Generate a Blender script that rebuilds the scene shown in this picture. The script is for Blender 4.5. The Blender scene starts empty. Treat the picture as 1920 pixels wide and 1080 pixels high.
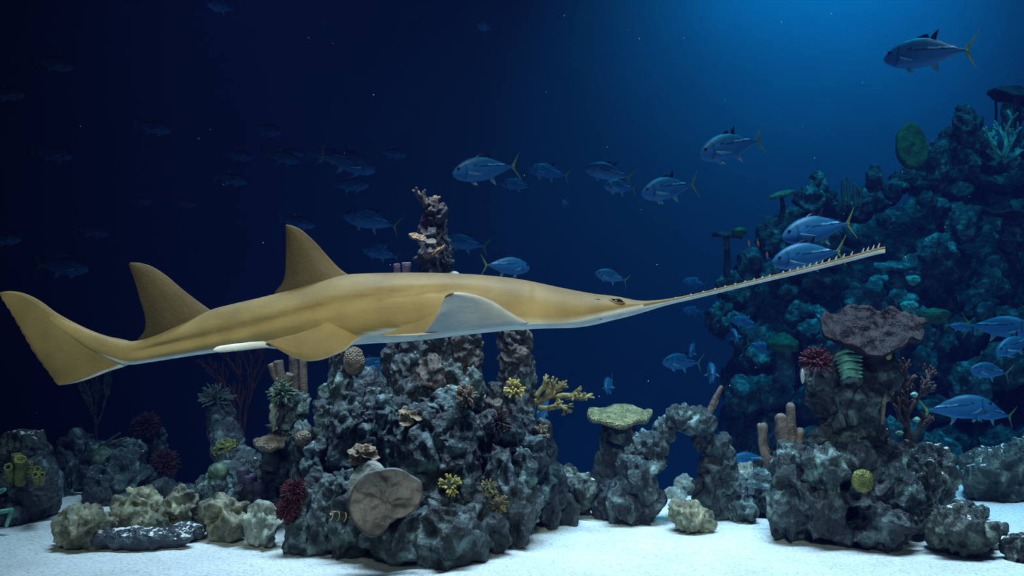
import bpy, math, random
import numpy as np
from mathutils import Vector, Matrix
from mathutils.bvhtree import BVHTree

random.seed(7)
SC = bpy.context.scene
COL = SC.collection

# ------------------------------------------------------------------ camera
F_PX, CAM_Z = 1800.0, 1.5
cam_d = bpy.data.cameras.new('camera')
cam_d.sensor_width = 36.0
cam_d.lens = 36.0 * F_PX / 1920.0
cam_d.clip_start, cam_d.clip_end = 0.05, 200
cam = bpy.data.objects.new('camera', cam_d)
cam.location = (0, 0, CAM_Z)
cam.rotation_euler = (math.pi / 2, 0, 0)
COL.objects.link(cam)
SC.camera = cam

# ------------------------------------------------------------------ colour management
SC.view_settings.view_transform = 'Standard'
SC.view_settings.look = 'None'
SC.view_settings.gamma = 1.0
SC.view_settings.use_curve_mapping = False
SC.view_settings.exposure = 0.0

# ------------------------------------------------------------------ water: homogeneous, absorbs red first, scatters a little blue
world = bpy.data.worlds.new('tank_water')
SC.world = world
world.use_nodes = True
wn, wl = world.node_tree.nodes, world.node_tree.links
wn.clear()
wout = wn.new('ShaderNodeOutputWorld')
wbg = wn.new('ShaderNodeBackground')
wbg.inputs['Color'].default_value = (0, 0, 0, 1)
wbg.inputs['Strength'].default_value = 0
wl.new(wbg.outputs[0], wout.inputs['Surface'])
v_sc = wn.new('ShaderNodeVolumeScatter')
v_sc.inputs['Color'].default_value = (0.12, 0.18, 1.0, 1)
v_sc.inputs['Density'].default_value = 0.008
v_sc.inputs['Anisotropy'].default_value = 0.0
v_ab = wn.new('ShaderNodeVolumeAbsorption')
v_ab.inputs['Color'].default_value = (0.0, 0.58, 0.80, 1)
v_ab.inputs['Density'].default_value = 0.115
v_add = wn.new('ShaderNodeAddShader')
wl.new(v_sc.outputs[0], v_add.inputs[0])
wl.new(v_ab.outputs[0], v_add.inputs[1])
wl.new(v_add.outputs[0], wout.inputs['Volume'])

# ------------------------------------------------------------------ the tank's overhead lamps
def area(name, loc, target, sx, sy, power, color, spread=180):
    d = bpy.data.lights.new(name, 'AREA')
    d.shape = 'RECTANGLE'
    d.size, d.size_y = sx, sy
    d.energy = power
    d.color = color
    d.spread = math.radians(spread)
    o = bpy.data.objects.new(name, d)
    o.location = loc
    o.rotation_euler = (Vector(target) - Vector(loc)).to_track_quat('-Z', 'Y').to_euler()
    COL.objects.link(o)
    return o

area('key_lamp_bank', (0.9, 5.6, 5.4), (0.9, 5.6, 0.0), 6.6, 0.8, 290, (1.0, 0.75, 0.80), 66)
area('front_lamp_bank', (-0.25, 0.9, 3.3), (-0.25, 4.2, 1.42), 4.6, 0.3, 22, (1.0, 0.63, 0.46), 19)
area('blue_lamp_bank', (4.7, 12.2, 7.8), (4.7, 14.0, 4.4), 4.2, 0.8, 115, (0.0, 0.90, 1.0), 110)
area('teal_lamp_bank', (3.4, 8.2, 6.4), (3.4, 8.5, 0.0), 5.0, 2.2, 115, (0.03, 0.74, 1.0), 75)

# ------------------------------------------------------------------ helpers
def P(px, py, Y):
    return Vector(((px - 960.0) / F_PX * Y, Y, CAM_Z - (py - 540.0) / F_PX * Y))

def ground_py(Y):
    return 540.0 + F_PX * CAM_Z / Y

def _hash(ix, iy, iz, seed):
    h = (ix.astype(np.int64) * 374761393 + iy.astype(np.int64) * 668265263 + iz.astype(np.int64) * 2147483647 + seed * 974634777) & 0xFFFFFFFF
    h = ((h ^ (h >> 13)) * 1274126177) & 0xFFFFFFFF
    h = ((h ^ (h >> 16)) * 2246822519) & 0xFFFFFFFF
    h = h ^ (h >> 15)
    return (h & 0xFFFFFF).astype(np.float64) / 16777216.0

def vnoise(p, seed=0):
    i = np.floor(p)
    f = p - i
    f = f * f * (3 - 2 * f)
    i = i.astype(np.int64)
    r = 0
    for dx in (0, 1):
        wx = f[:, 0] if dx else 1 - f[:, 0]
        for dy in (0, 1):
            wy = f[:, 1] if dy else 1 - f[:, 1]
            for dz in (0, 1):
                wz = f[:, 2] if dz else 1 - f[:, 2]
                r = r + wx * wy * wz * _hash(i[:, 0] + dx, i[:, 1] + dy, i[:, 2] + dz, seed)
    return r * 2 - 1

def fbm(p, octv=4, seed=0, gain=0.5):
    a, s, t = 1.0, 0, 0
    for k in range(octv):
        s = s + a * vnoise(p * (2 ** k) + k * 17.3, seed + k)
        t += a
        a *= gain
    return s / t

def worley(p, seed=0):
    i = np.floor(p).astype(np.int64)
    d1 = np.full(len(p), 9.0)
    for dx in (-1, 0, 1):
        for dy in (-1, 0, 1):
            for dz in (-1, 0, 1):
                cx, cy, cz = i[:, 0] + dx, i[:, 1] + dy, i[:, 2] + dz
                q = (cx + _hash(cx, cy, cz, seed) - p[:, 0]) ** 2 + (cy + _hash(cx, cy, cz, seed + 1) - p[:, 1]) ** 2 + (cz + _hash(cx, cy, cz, seed + 2) - p[:, 2]) ** 2
                d1 = np.minimum(d1, q)
    return np.sqrt(d1)

def new_mesh(name, verts, faces, smooth=True, cols=None):
    me = bpy.data.meshes.new(name)
    me.from_pydata([tuple(v) for v in verts] if not isinstance(verts, np.ndarray) else verts.tolist(), [], faces if not isinstance(faces, np.ndarray) else faces.tolist())
    me.polygons.foreach_set('use_smooth', [smooth] * len(me.polygons))
    if cols is not None:
        at = me.color_attributes.new('Col', 'FLOAT_COLOR', 'POINT')
        a = np.ones((len(verts), 4))
        a[:, :3] = np.asarray(cols)
        at.data.foreach_set('color', a.ravel())
    me.update()
    return me

def tag(o, label=None, cat=None, group=None, kind=None):
    if label: o['label'] = label
    if cat: o['category'] = cat
    if group: o['group'] = group
    if kind: o['kind'] = kind
    return o

def thing(name, label, cat, loc=(0, 0, 0), group=None):
    o = bpy.data.objects.new(name, None)
    o.empty_display_size = 0.1
    COL.objects.link(o)
    o.location = loc
    return tag(o, label, cat, group)

def link(name, verts, faces, mat, parent=None, smooth=True, cols=None):
    """verts in world space (parents are never rotated); origin at the bottom centre of the piece"""
    v = np.asarray([tuple(q) for q in verts] if not isinstance(verts, np.ndarray) else verts, dtype=float)
    lo, hi = v.min(0), v.max(0)
    c = np.array([(lo[0] + hi[0]) / 2, (lo[1] + hi[1]) / 2, lo[2]])
    me = new_mesh(name, v - c, faces, smooth, cols)
    me.materials.append(mat)
    o = bpy.data.objects.new(name, me)
    COL.objects.link(o)
    if parent:
        o.parent = parent
        base = parent.location + (parent.parent.location if parent.parent else Vector((0, 0, 0)))
        o.location = Vector(c) - base
    else:
        o.location = c
    return o

class MB:
    def __init__(s):
        s.v, s.f, s.c = [], [], []
    def add(s, v, f, col=None):
        n = len(s.v)
        s.v += [tuple(q) for q in v]
        s.f += [tuple(i + n for i in q) for q in f]
        if col is not None:
            s.c += [tuple(q) for q in col] if not isinstance(col[0], (int, float)) else [tuple(col)] * len(v)
        return s
    def build(s, name, mat, parent=None, smooth=True):
        return link(name, s.v, s.f, mat, parent, smooth, s.c if len(s.c) == len(s.v) and s.c else None)

def spline(pts, n):
    """Catmull-Rom through pts (any dimension), n samples"""
    p = np.asarray([tuple(q) for q in pts], float)
    if len(p) == 2:
        t = np.linspace(0, 1, n)[:, None]
        return p[0] * (1 - t) + p[1] * t
    p = np.vstack([2 * p[0] - p[1], p, 2 * p[-1] - p[-2]])
    m = len(p) - 3
    out = []
    for k in range(n):
        t = k / (n - 1) * m
        i = min(int(t), m - 1)
        u = t - i
        a, b, c, d = p[i], p[i + 1], p[i + 2], p[i + 3]
        out.append(0.5 * (2 * b + (c - a) * u + (2 * a - 5 * b + 4 * c - d) * u * u + (3 * b - a - 3 * c + d) * u ** 3))
    return np.array(out)

def tube(path, radii, seg=8, hollow=0.0, rnd=0.0, seed=0):
    """tapered tube along path; rounded tip, or an open mouth when hollow > 0"""
    path = np.asarray([tuple(q) for q in path], float)
    n = len(path)
    radii = list(radii)
    rings = [(path[i], radii[i]) for i in range(n)]
    d = path[-1] - path[-2]
    d = d / (np.linalg.norm(d) + 1e-9)
    if hollow > 0:
        r = radii[-1]
        rings += [(path[-1] + d * r * 0.25, r * 0.85), (path[-1] + d * r * 0.15, r * hollow), (path[-1] - d * r * 1.4, r * hollow * 0.8)]
    else:
        r = radii[-1]
        rings += [(path[-1] + d * r * 0.55, r * 0.8), (path[-1] + d * r * 0.9, r * 0.42)]
    V, Fc = [], []
    ref = np.array([0.13, 0.97, 0.21])
    rg = random.Random(seed)
    for k, (c, r) in enumerate(rings):
        if k < n:
            a, b = path[max(k - 1, 0)], path[min(k + 1, n - 1)]
            t = b - a
            t = t / (np.linalg.norm(t) + 1e-9)
        else:
            t = d
        u = np.cross(t, ref); u /= np.linalg.norm(u) + 1e-9
        w = np.cross(t, u)
        for j in range(seg):
            an = 2 * math.pi * j / seg
            rr = r * (1 + rnd * (rg.random() - 0.5))
            V.append(c + (u * math.cos(an) + w * math.sin(an)) * rr)
    for k in range(len(rings) - 1):
        for j in range(seg):
            j2 = (j + 1) % seg
            Fc.append((k * seg + j, k * seg + j2, (k + 1) * seg + j2, (k + 1) * seg + j))
    Fc.append(tuple(range(seg - 1, -1, -1)))
    Fc.append(tuple((len(rings) - 1) * seg + j for j in range(seg)))
    return V, Fc

_ICO = {}
def ico(sub):
    if sub not in _ICO:
        import bmesh
        bm = bmesh.new()
        bmesh.ops.create_icosphere(bm, subdivisions=sub, radius=1.0)
        _ICO[sub] = (np.array([v.co[:] for v in bm.verts]), [tuple(v.index for v in f.verts) for f in bm.faces])
        bm.free()
    return _ICO[sub]

# ------------------------------------------------------------------ materials
def nodes_of(m):
    m.use_nodes = True
    n, l = m.node_tree.nodes, m.node_tree.links
    return n, l, n['Principled BSDF']

def ramp(n, stops):
    r = n.new('ShaderNodeValToRGB')
    e = r.color_ramp.elements
    e[0].position, e[0].color = stops[0][0], (*stops[0][1], 1)
    e[1].position, e[1].color = stops[-1][0], (*stops[-1][1], 1)
    for p, c in stops[1:-1]:
        q = e.new(p); q.color = (*c, 1)
    return r

def mixc(n, l, fac, a, b, mode='MIX'):
    m = n.new('ShaderNodeMix')
    m.data_type = 'RGBA'; m.blend_type = mode
    for sock, val in ((0, fac), (6, a), (7, b)):
        if hasattr(val, 'is_output'): l.new(val, m.inputs[sock])
        else: m.inputs[sock].default_value = val if sock == 0 else (*val, 1)
    return m.outputs[2]

def noise(n, l, pos, scale, detail=4, rough=0.55, dist=0.0):
    t = n.new('ShaderNodeTexNoise')
    t.inputs['Scale'].default_value = scale
    t.inputs['Detail'].default_value = detail
    t.inputs['Roughness'].default_value = rough
    t.inputs['Distortion'].default_value = dist
    l.new(pos, t.inputs['Vector'])
    return t.outputs['Fac']

def rock_mat(name, dark, mid, light, tint, tint_amt=0.5, rough=0.55, bump=0.5, scale=1.0, sand_glint=0.0):
    m = bpy.data.materials.new(name)
    n, l, b = nodes_of(m)
    pos = n.new('ShaderNodeNewGeometry').outputs['Position']
    r = ramp(n, [(0.38, dark), (0.52, mid), (0.66, light)])
    l.new(noise(n, l, pos, 9 * scale, 7, 0.62, 0.4), r.inputs[0])
    tr = ramp(n, [(0.42, (0, 0, 0)), (0.62, (tint_amt,) * 3)])
    l.new(noise(n, l, pos, 3.1 * scale, 3), tr.inputs[0])
    c = mixc(n, l, tr.outputs[0], r.outputs[0], tint)
    if sand_glint:      # loose white sand in patches on what faces up; painted glints on teal rock
        sx = n.new('ShaderNodeSeparateXYZ')
        l.new(n.new('ShaderNodeNewGeometry').outputs['Normal'], sx.inputs[0])
        ad = n.new('ShaderNodeMath'); ad.operation = 'MULTIPLY_ADD'
        l.new(sx.outputs['Z'], ad.inputs[0]); ad.inputs[1].default_value = 0.35
        l.new(noise(n, l, pos, 22, 4, 0.65), ad.inputs[2])
        dr = ramp(n, [(0.98 - sand_glint * 0.2, (0, 0, 0)), (1.0 - sand_glint * 0.2, (1, 1, 1))])
        l.new(ad.outputs[0], dr.inputs[0])
        c = mixc(n, l, dr.outputs[0], c, (0.72, 0.72, 0.69))
    l.new(c, b.inputs['Base Color'])
    b.inputs['Roughness'].default_value = rough
    vo = n.new('ShaderNodeTexVoronoi')
    vo.inputs['Scale'].default_value = 26 * scale
    l.new(pos, vo.inputs['Vector'])
    h = n.new('ShaderNodeMath'); h.operation = 'MULTIPLY_ADD'
    l.new(noise(n, l, pos, 38 * scale, 5, 0.65), h.inputs[0]); h.inputs[1].default_value = 1.2
    l.new(vo.outputs['Distance'], h.inputs[2])
    bu = n.new('ShaderNodeBump')
    bu.inputs['Strength'].default_value = bump
    bu.inputs['Distance'].default_value = 0.03
    l.new(h.outputs[0], bu.inputs['Height'])
    l.new(bu.outputs[0], b.inputs['Normal'])
    return m

def plain_mat(name, c1, c2, scale=20, rough=0.55, bump=0.3, bscale=60, spec=0.4, vor=False):
    m = bpy.data.materials.new(name)
    n, l, b = nodes_of(m)
    pos = n.new('ShaderNodeNewGeometry').outputs['Position']
    r = ramp(n, [(0.36, c1), (0.64, c2)])
    l.new(noise(n, l, pos, scale, 4), r.inputs[0])
    l.new(r.outputs[0], b.inputs['Base Color'])
    b.inputs['Roughness'].default_value = rough
    b.inputs['Specular IOR Level'].default_value = spec
    if bump:
        bu = n.new('ShaderNodeBump')
        bu.inputs['Strength'].default_value = bump
        bu.inputs['Distance'].default_value = 0.02
        if vor:
            vo = n.new('ShaderNodeTexVoronoi')
            vo.inputs['Scale'].default_value = bscale
            l.new(pos, vo.inputs['Vector'])
            l.new(vo.outputs['Distance'], bu.inputs['Height'])
        else:
            l.new(noise(n, l, pos, bscale, 4, 0.6), bu.inputs['Height'])
        l.new(bu.outputs[0], b.inputs['Normal'])
    return m

def attr_mat(name, rough=0.45, spec=0.5, metal=0.0, nscale=14, namt=0.25, bump=0.1, bscale=90):
    m = bpy.data.materials.new(name)
    n, l, b = nodes_of(m)
    tc = n.new('ShaderNodeTexCoord').outputs['Object']
    a = n.new('ShaderNodeAttribute'); a.attribute_name = 'Col'
    r = ramp(n, [(0.3, (1 - namt,) * 3), (0.7, (1 + namt * 0.3,) * 3)])
    l.new(noise(n, l, tc, nscale, 4), r.inputs[0])
    l.new(mixc(n, l, 1.0, a.outputs['Color'], r.outputs[0], 'MULTIPLY'), b.inputs['Base Color'])
    b.inputs['Roughness'].default_value = rough
    b.inputs['Specular IOR Level'].default_value = spec
    b.inputs['Metallic'].default_value = metal
    if bump:
        bu = n.new('ShaderNodeBump')
        bu.inputs['Strength'].default_value = bump
        bu.inputs['Distance'].default_value = 0.01
        l.new(noise(n, l, tc, bscale, 3), bu.inputs['Height'])
        l.new(bu.outputs[0], b.inputs['Normal'])
    return m

M = {}
M['grey'] = rock_mat('reef_rock', (0.006, 0.01, 0.012), (0.021, 0.033, 0.036), (0.18, 0.25, 0.25), (0.02, 0.018, 0.018), 0.6, 0.50, 0.7, sand_glint=0.0)
M['teal'] = rock_mat('reef_rock_teal', (0.008, 0.014, 0.015), (0.033, 0.057, 0.056), (0.28, 0.42, 0.39), (0.013, 0.021, 0.025), 0.6, 0.50, 0.7, sand_glint=0.12)  # sparse pale flecks on upward faces are glints painted into the colour
M['brown'] = rock_mat('reef_rock_brown', (0.014, 0.01, 0.009), (0.055, 0.04, 0.03), (0.22, 0.16, 0.11), (0.03, 0.03, 0.03), 0.6, 0.55, 0.6)
M['tan'] = rock_mat('tan_limestone', (0.06, 0.055, 0.032), (0.22, 0.2, 0.12), (0.50, 0.45, 0.29), (0.07, 0.09, 0.06), 0.6, 0.6, 0.45)
M['pale'] = rock_mat('pale_limestone', (0.10, 0.10, 0.08), (0.30, 0.31, 0.25), (0.52, 0.53, 0.44), (0.12, 0.15, 0.12), 0.5, 0.6, 0.45, sand_glint=0.25)
M['slab'] = rock_mat('dark_slab', (0.01, 0.014, 0.02), (0.03, 0.042, 0.055), (0.1, 0.13, 0.15), (0.02, 0.03, 0.04), 0.6, 0.4, 0.5, sand_glint=0.72)
M['moss'] = rock_mat('mossy_rock', (0.01, 0.013, 0.011), (0.032, 0.04, 0.029), (0.24, 0.27, 0.21), (0.022, 0.032, 0.018), 0.6, 0.45, 0.6, sand_glint=0.48)
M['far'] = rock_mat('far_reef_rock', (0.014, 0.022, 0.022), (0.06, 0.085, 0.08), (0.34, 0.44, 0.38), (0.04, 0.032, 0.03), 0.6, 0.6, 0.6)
M['plate'] = plain_mat('plate_coral_skin', (0.028, 0.020, 0.015), (0.105, 0.078, 0.058), 5.5, 0.42, 0.2, 30)
M['bowl'] = plain_mat('bowl_coral_skin', (0.004, 0.003, 0.003), (0.027, 0.018, 0.018), 16, 0.5, 0.8, 30, 0.12)
M['brain'] = plain_mat('brain_coral_skin', (0.12, 0.085, 0.055), (0.26, 0.19, 0.12), 18, 0.6, 0.9, 85, vor=True)
M['table'] = plain_mat('table_coral_skin', (0.12, 0.12, 0.05), (0.36, 0.33, 0.16), 22, 0.6, 0.9, 70, vor=True)
M['ruffle'] = plain_mat('ruffle_coral_skin', (0.14, 0.09, 0.05), (0.33, 0.23, 0.13), 16, 0.55, 0.4, 60)
M['orange'] = plain_mat('orange_shelf_skin', (0.17, 0.085, 0.04), (0.4, 0.23, 0.11), 18, 0.55, 0.6, 60, vor=True)
M['finger'] = plain_mat('finger_coral_skin', (0.06, 0.042, 0.032), (0.19, 0.14, 0.1), 20, 0.6, 0.5, 90)
M['mauve'] = plain_mat('mauve_tube_skin', (0.12, 0.07, 0.09), (0.28, 0.18, 0.21), 20, 0.6, 0.4, 80)
M['stag'] = plain_mat('staghorn_skin', (0.09, 0.07, 0.02), (0.26, 0.21, 0.07), 20, 0.6, 0.4, 80)
M['yellow'] = plain_mat('yellow_polyp_skin', (0.2, 0.15, 0.03), (0.52, 0.42, 0.12), 40, 0.5, 0.3, 80)
M['lime'] = plain_mat('lime_sponge_skin', (0.07, 0.08, 0.015), (0.2, 0.21, 0.045), 22, 0.6, 0.6, 70, vor=True)
M['leaf'] = plain_mat('leafy_coral_skin', (0.02, 0.04, 0.03), (0.09, 0.14, 0.08), 25, 0.5, 0.4, 60)
M['red'] = plain_mat('red_coral_skin', (0.04, 0.005, 0.008), (0.11, 0.014, 0.02), 25, 0.7, 0.7, 90)
M['redfan'] = plain_mat('red_fan_skin', (0.025, 0.008, 0.01), (0.055, 0.015, 0.016), 25, 0.8, 0.4, 90)
M['dark'] = plain_mat('dark_tree_skin', (0.025, 0.012, 0.010), (0.07, 0.035, 0.028), 20, 0.6, 0.5, 70)
M['purple'] = plain_mat('purple_tube_skin', (0.025, 0.022, 0.045), (0.075, 0.065, 0.11), 20, 0.5, 0.4, 70)
M['greent'] = plain_mat('green_coral_skin', (0.02, 0.045, 0.012), (0.075, 0.14, 0.035), 20, 0.6, 0.5, 60)
M['tealc'] = plain_mat('teal_coral_skin', (0.06, 0.20, 0.15), (0.24, 0.52, 0.38), 14, 0.6, 0.3, 60)
M['barrel'] = plain_mat('barrel_fan_skin', (0.06, 0.065, 0.016), (0.13, 0.13, 0.035), 14, 0.8, 0.6, 40)
M['white'] = plain_mat('white_coral_skin', (0.34, 0.36, 0.34), (0.5, 0.52, 0.5), 20, 0.5, 0.2, 60)
M['anem'] = plain_mat('anemone_skin', (0.03, 0.05, 0.04), (0.09, 0.13, 0.09), 20, 0.6, 0.2, 60)
M['saw'] = attr_mat('sawfish_skin', 0.58, 0.3, 0.0, 4.5, 0.34, 0.2, 60)
M['fish'] = attr_mat('silver_fish_skin', 0.42, 0.35, 0.0, 8, 0.12, 0.06, 120)
M['tooth'] = plain_mat('tooth_enamel', (0.86, 0.87, 0.82), (0.93, 0.94, 0.90), 30, 0.35, 0)
M['eye'] = plain_mat('dark_eye', (0.006, 0.006, 0.006), (0.02, 0.016, 0.012), 60, 0.12, 0)
M['lid'] = plain_mat('eye_rim_skin', (0.07, 0.055, 0.03), (0.12, 0.095, 0.05), 60, 0.45, 0.1)
M['feye'] = plain_mat('fish_eye', (0.01, 0.012, 0.02), (0.03, 0.03, 0.04), 60, 0.15, 0)
M['ftail'] = plain_mat('yellow_tail_skin', (0.16, 0.22, 0.03), (0.32, 0.36, 0.07), 25, 0.5, 0.2, 90)
M['ffin'] = plain_mat('pale_fin_skin', (0.14, 0.34, 0.42), (0.26, 0.48, 0.54), 25, 0.5, 0.2, 90)
M['ofish'] = plain_mat('orange_fish_skin', (0.75, 0.12, 0.04), (0.95, 0.25, 0.08), 25, 0.4, 0)
M['bfish'] = plain_mat('black_fish_skin', (0.006, 0.006, 0.006), (0.02, 0.02, 0.018), 25, 0.4, 0)
M['speck'] = plain_mat('drifting_speck', (0.5, 0.6, 0.65), (0.7, 0.8, 0.85), 25, 0.6, 0)

def sand_mat():
    m = bpy.data.materials.new('white_sand')
    n, l, b = nodes_of(m)
    pos = n.new('ShaderNodeNewGeometry').outputs['Position']
    r = ramp(n, [(0.30, (0.26, 0.27, 0.26)), (0.42, (0.62, 0.62, 0.59)), (0.6, (0.80, 0.80, 0.77))])
    l.new(noise(n, l, pos, 55, 5, 0.7), r.inputs[0])
    r2 = ramp(n, [(0.3, (0.82, 0.82, 0.82)), (0.6, (1, 1, 1))])
    l.new(noise(n, l, pos, 2.2, 3), r2.inputs[0])
    l.new(mixc(n, l, 1.0, r.outputs[0], r2.outputs[0], 'MULTIPLY'), b.inputs['Base Color'])
    b.inputs['Roughness'].default_value = 0.9
    b.inputs['Specular IOR Level'].default_value = 0.2
    bu = n.new('ShaderNodeBump')
    bu.inputs['Strength'].default_value = 0.55
    bu.inputs['Distance'].default_value = 0.02
    l.new(noise(n, l, pos, 45, 5, 0.7), bu.inputs['Height'])
    l.new(bu.outputs[0], b.inputs['Normal'])
    return m
M['sand'] = sand_mat()
M['wall'] = plain_mat('blue_tank_paint', (0.030, 0.22, 0.42), (0.034, 0.24, 0.45), 0.7, 0.9, 0, spec=0.0)

# ------------------------------------------------------------------ the tank
def build_tank():
    xs = np.concatenate([np.linspace(-11, -4, 30, endpoint=False), np.linspace(-4, 4, 260, endpoint=False), np.linspace(4, 11, 31)])
    ys = np.concatenate([np.linspace(0.0, 4.6, 20, endpoint=False), np.linspace(4.6, 8.2, 150, endpoint=False), np.linspace(8.2, 14.2, 30)])
    X, Y = np.meshgrid(xs, ys)
    p = np.stack([X.ravel(), Y.ravel(), np.zeros(X.size)], 1)
    edge = 7.0 + np.clip((p[:, 0] - 2.2) / 1.5, 0, 1) * 1.1
    t = np.clip((p[:, 1] - edge) / 3.0, 0, 1)
    z = -2.6 * t * t * (3 - 2 * t)
    z += 0.022 * fbm(p * 1.6, 3, 5) + 0.010 * fbm(p * 7.0, 3, 9) - 0.004
    p[:, 2] = z
    nx = len(xs)
    f = [(j * nx + i, j * nx + i + 1, (j + 1) * nx + i + 1, (j + 1) * nx + i) for j in range(len(ys) - 1) for i in range(nx - 1)]
    me = new_mesh('floor', p, f)
    me.materials.append(M['sand'])
    o = bpy.data.objects.new('floor', me); COL.objects.link(o)
    tag(o, 'bright white sand covering the floor of the tank', 'sand', kind='structure')
    def wall(name, x0, x1, y0, y1, label):
        mb = MB()
        v = [(x, y, z) for z in (-3, 8.5) for x, y in ((x0, y0), (x1, y0), (x1, y1), (x0, y1))]
        mb.add(v, [(0, 1, 5, 4), (1, 2, 6, 5), (2, 3, 7, 6), (3, 0, 4, 7), (4, 5, 6, 7), (3, 2, 1, 0)])
        o = mb.build(name, M['wall'], None, False)
        tag(o, label, 'wall', kind='structure')
    wall('wall_back', -11, 11, 14.0, 14.3, 'dark blue painted back wall of the tank')
    wall('wall_left', -11.3, -11, 0, 14.3, 'dark blue painted wall at the unlit end of the tank')
    wall('wall_right', 11, 11.3, 0, 14.3, 'dark blue painted wall behind the reef bank')
build_tank()


# ------------------------------------------------------------------ sawfish
BROWN = np.array((0.335, 0.265, 0.112))
BACK = np.array((0.20, 0.163, 0.078))
WHITE = np.array((0.85, 0.93, 0.91))
SY = 4.2

def curve(pts):
    xs = np.array([p[0] for p in pts], float); ys = np.array([p[1] for p in pts], float)
    def f(x):
        # smooth interpolation: average of piecewise-linear over a short window
        x = np.asarray(x, float)
        s = 0
        for d in (-16, -10, -5, 0, 5, 10, 16):
            s = s + np.interp(x + d, xs, ys)
        return s / 7
    return f

def fin3(lead, trail, n, m, thick, dy=None, side=None, rag=0.0):
    """thin foil lofted between two edge curves given as (px, py, Y); thick(u, s) is half thickness, u across the chord"""
    A, B = spline(lead, n), spline(trail, n)
    V = []
    nrm = side if side is not None else np.array((0, 1.0, 0))
    front, back = [], []
    for i in range(n):
        s = i / (n - 1)
        for j in range(m):
            u = j / (m - 1)
            q = A[i] * (1 - u) + B[i] * u
            if rag and j == m - 1:
                q = q + np.array((math.sin(i * 2.3) * rag + math.sin(i * 5.1) * rag, 0, 0))
            w = np.array(P(*q))
            h = thick(u, s)
            front.append(w - nrm * h); back.append(w + nrm * h)
    V = front + back
    N = n * m
    Fc = []
    for i in range(n - 1):
        for j in range(m - 1):
            a, b, c, d = i * m + j, i * m + j + 1, (i + 1) * m + j + 1, (i + 1) * m + j
            Fc.append((a, b, c, d)); Fc.append((N + d, N + c, N + b, N + a))
    for i in range(n - 1):
        for j in (0, m - 1):
            a, d = i * m + j, (i + 1) * m + j
            Fc.append((a, d, N + d, N + a) if j == 0 else (N + a, N + d, d, a))
    for j in range(m - 1):
        for i in (0, n - 1):
            a, b = i * m + j, i * m + j + 1
            Fc.append((N + a, N + b, b, a) if i == 0 else (a, b, N + b, N + a))
    return V, Fc, N

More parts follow.
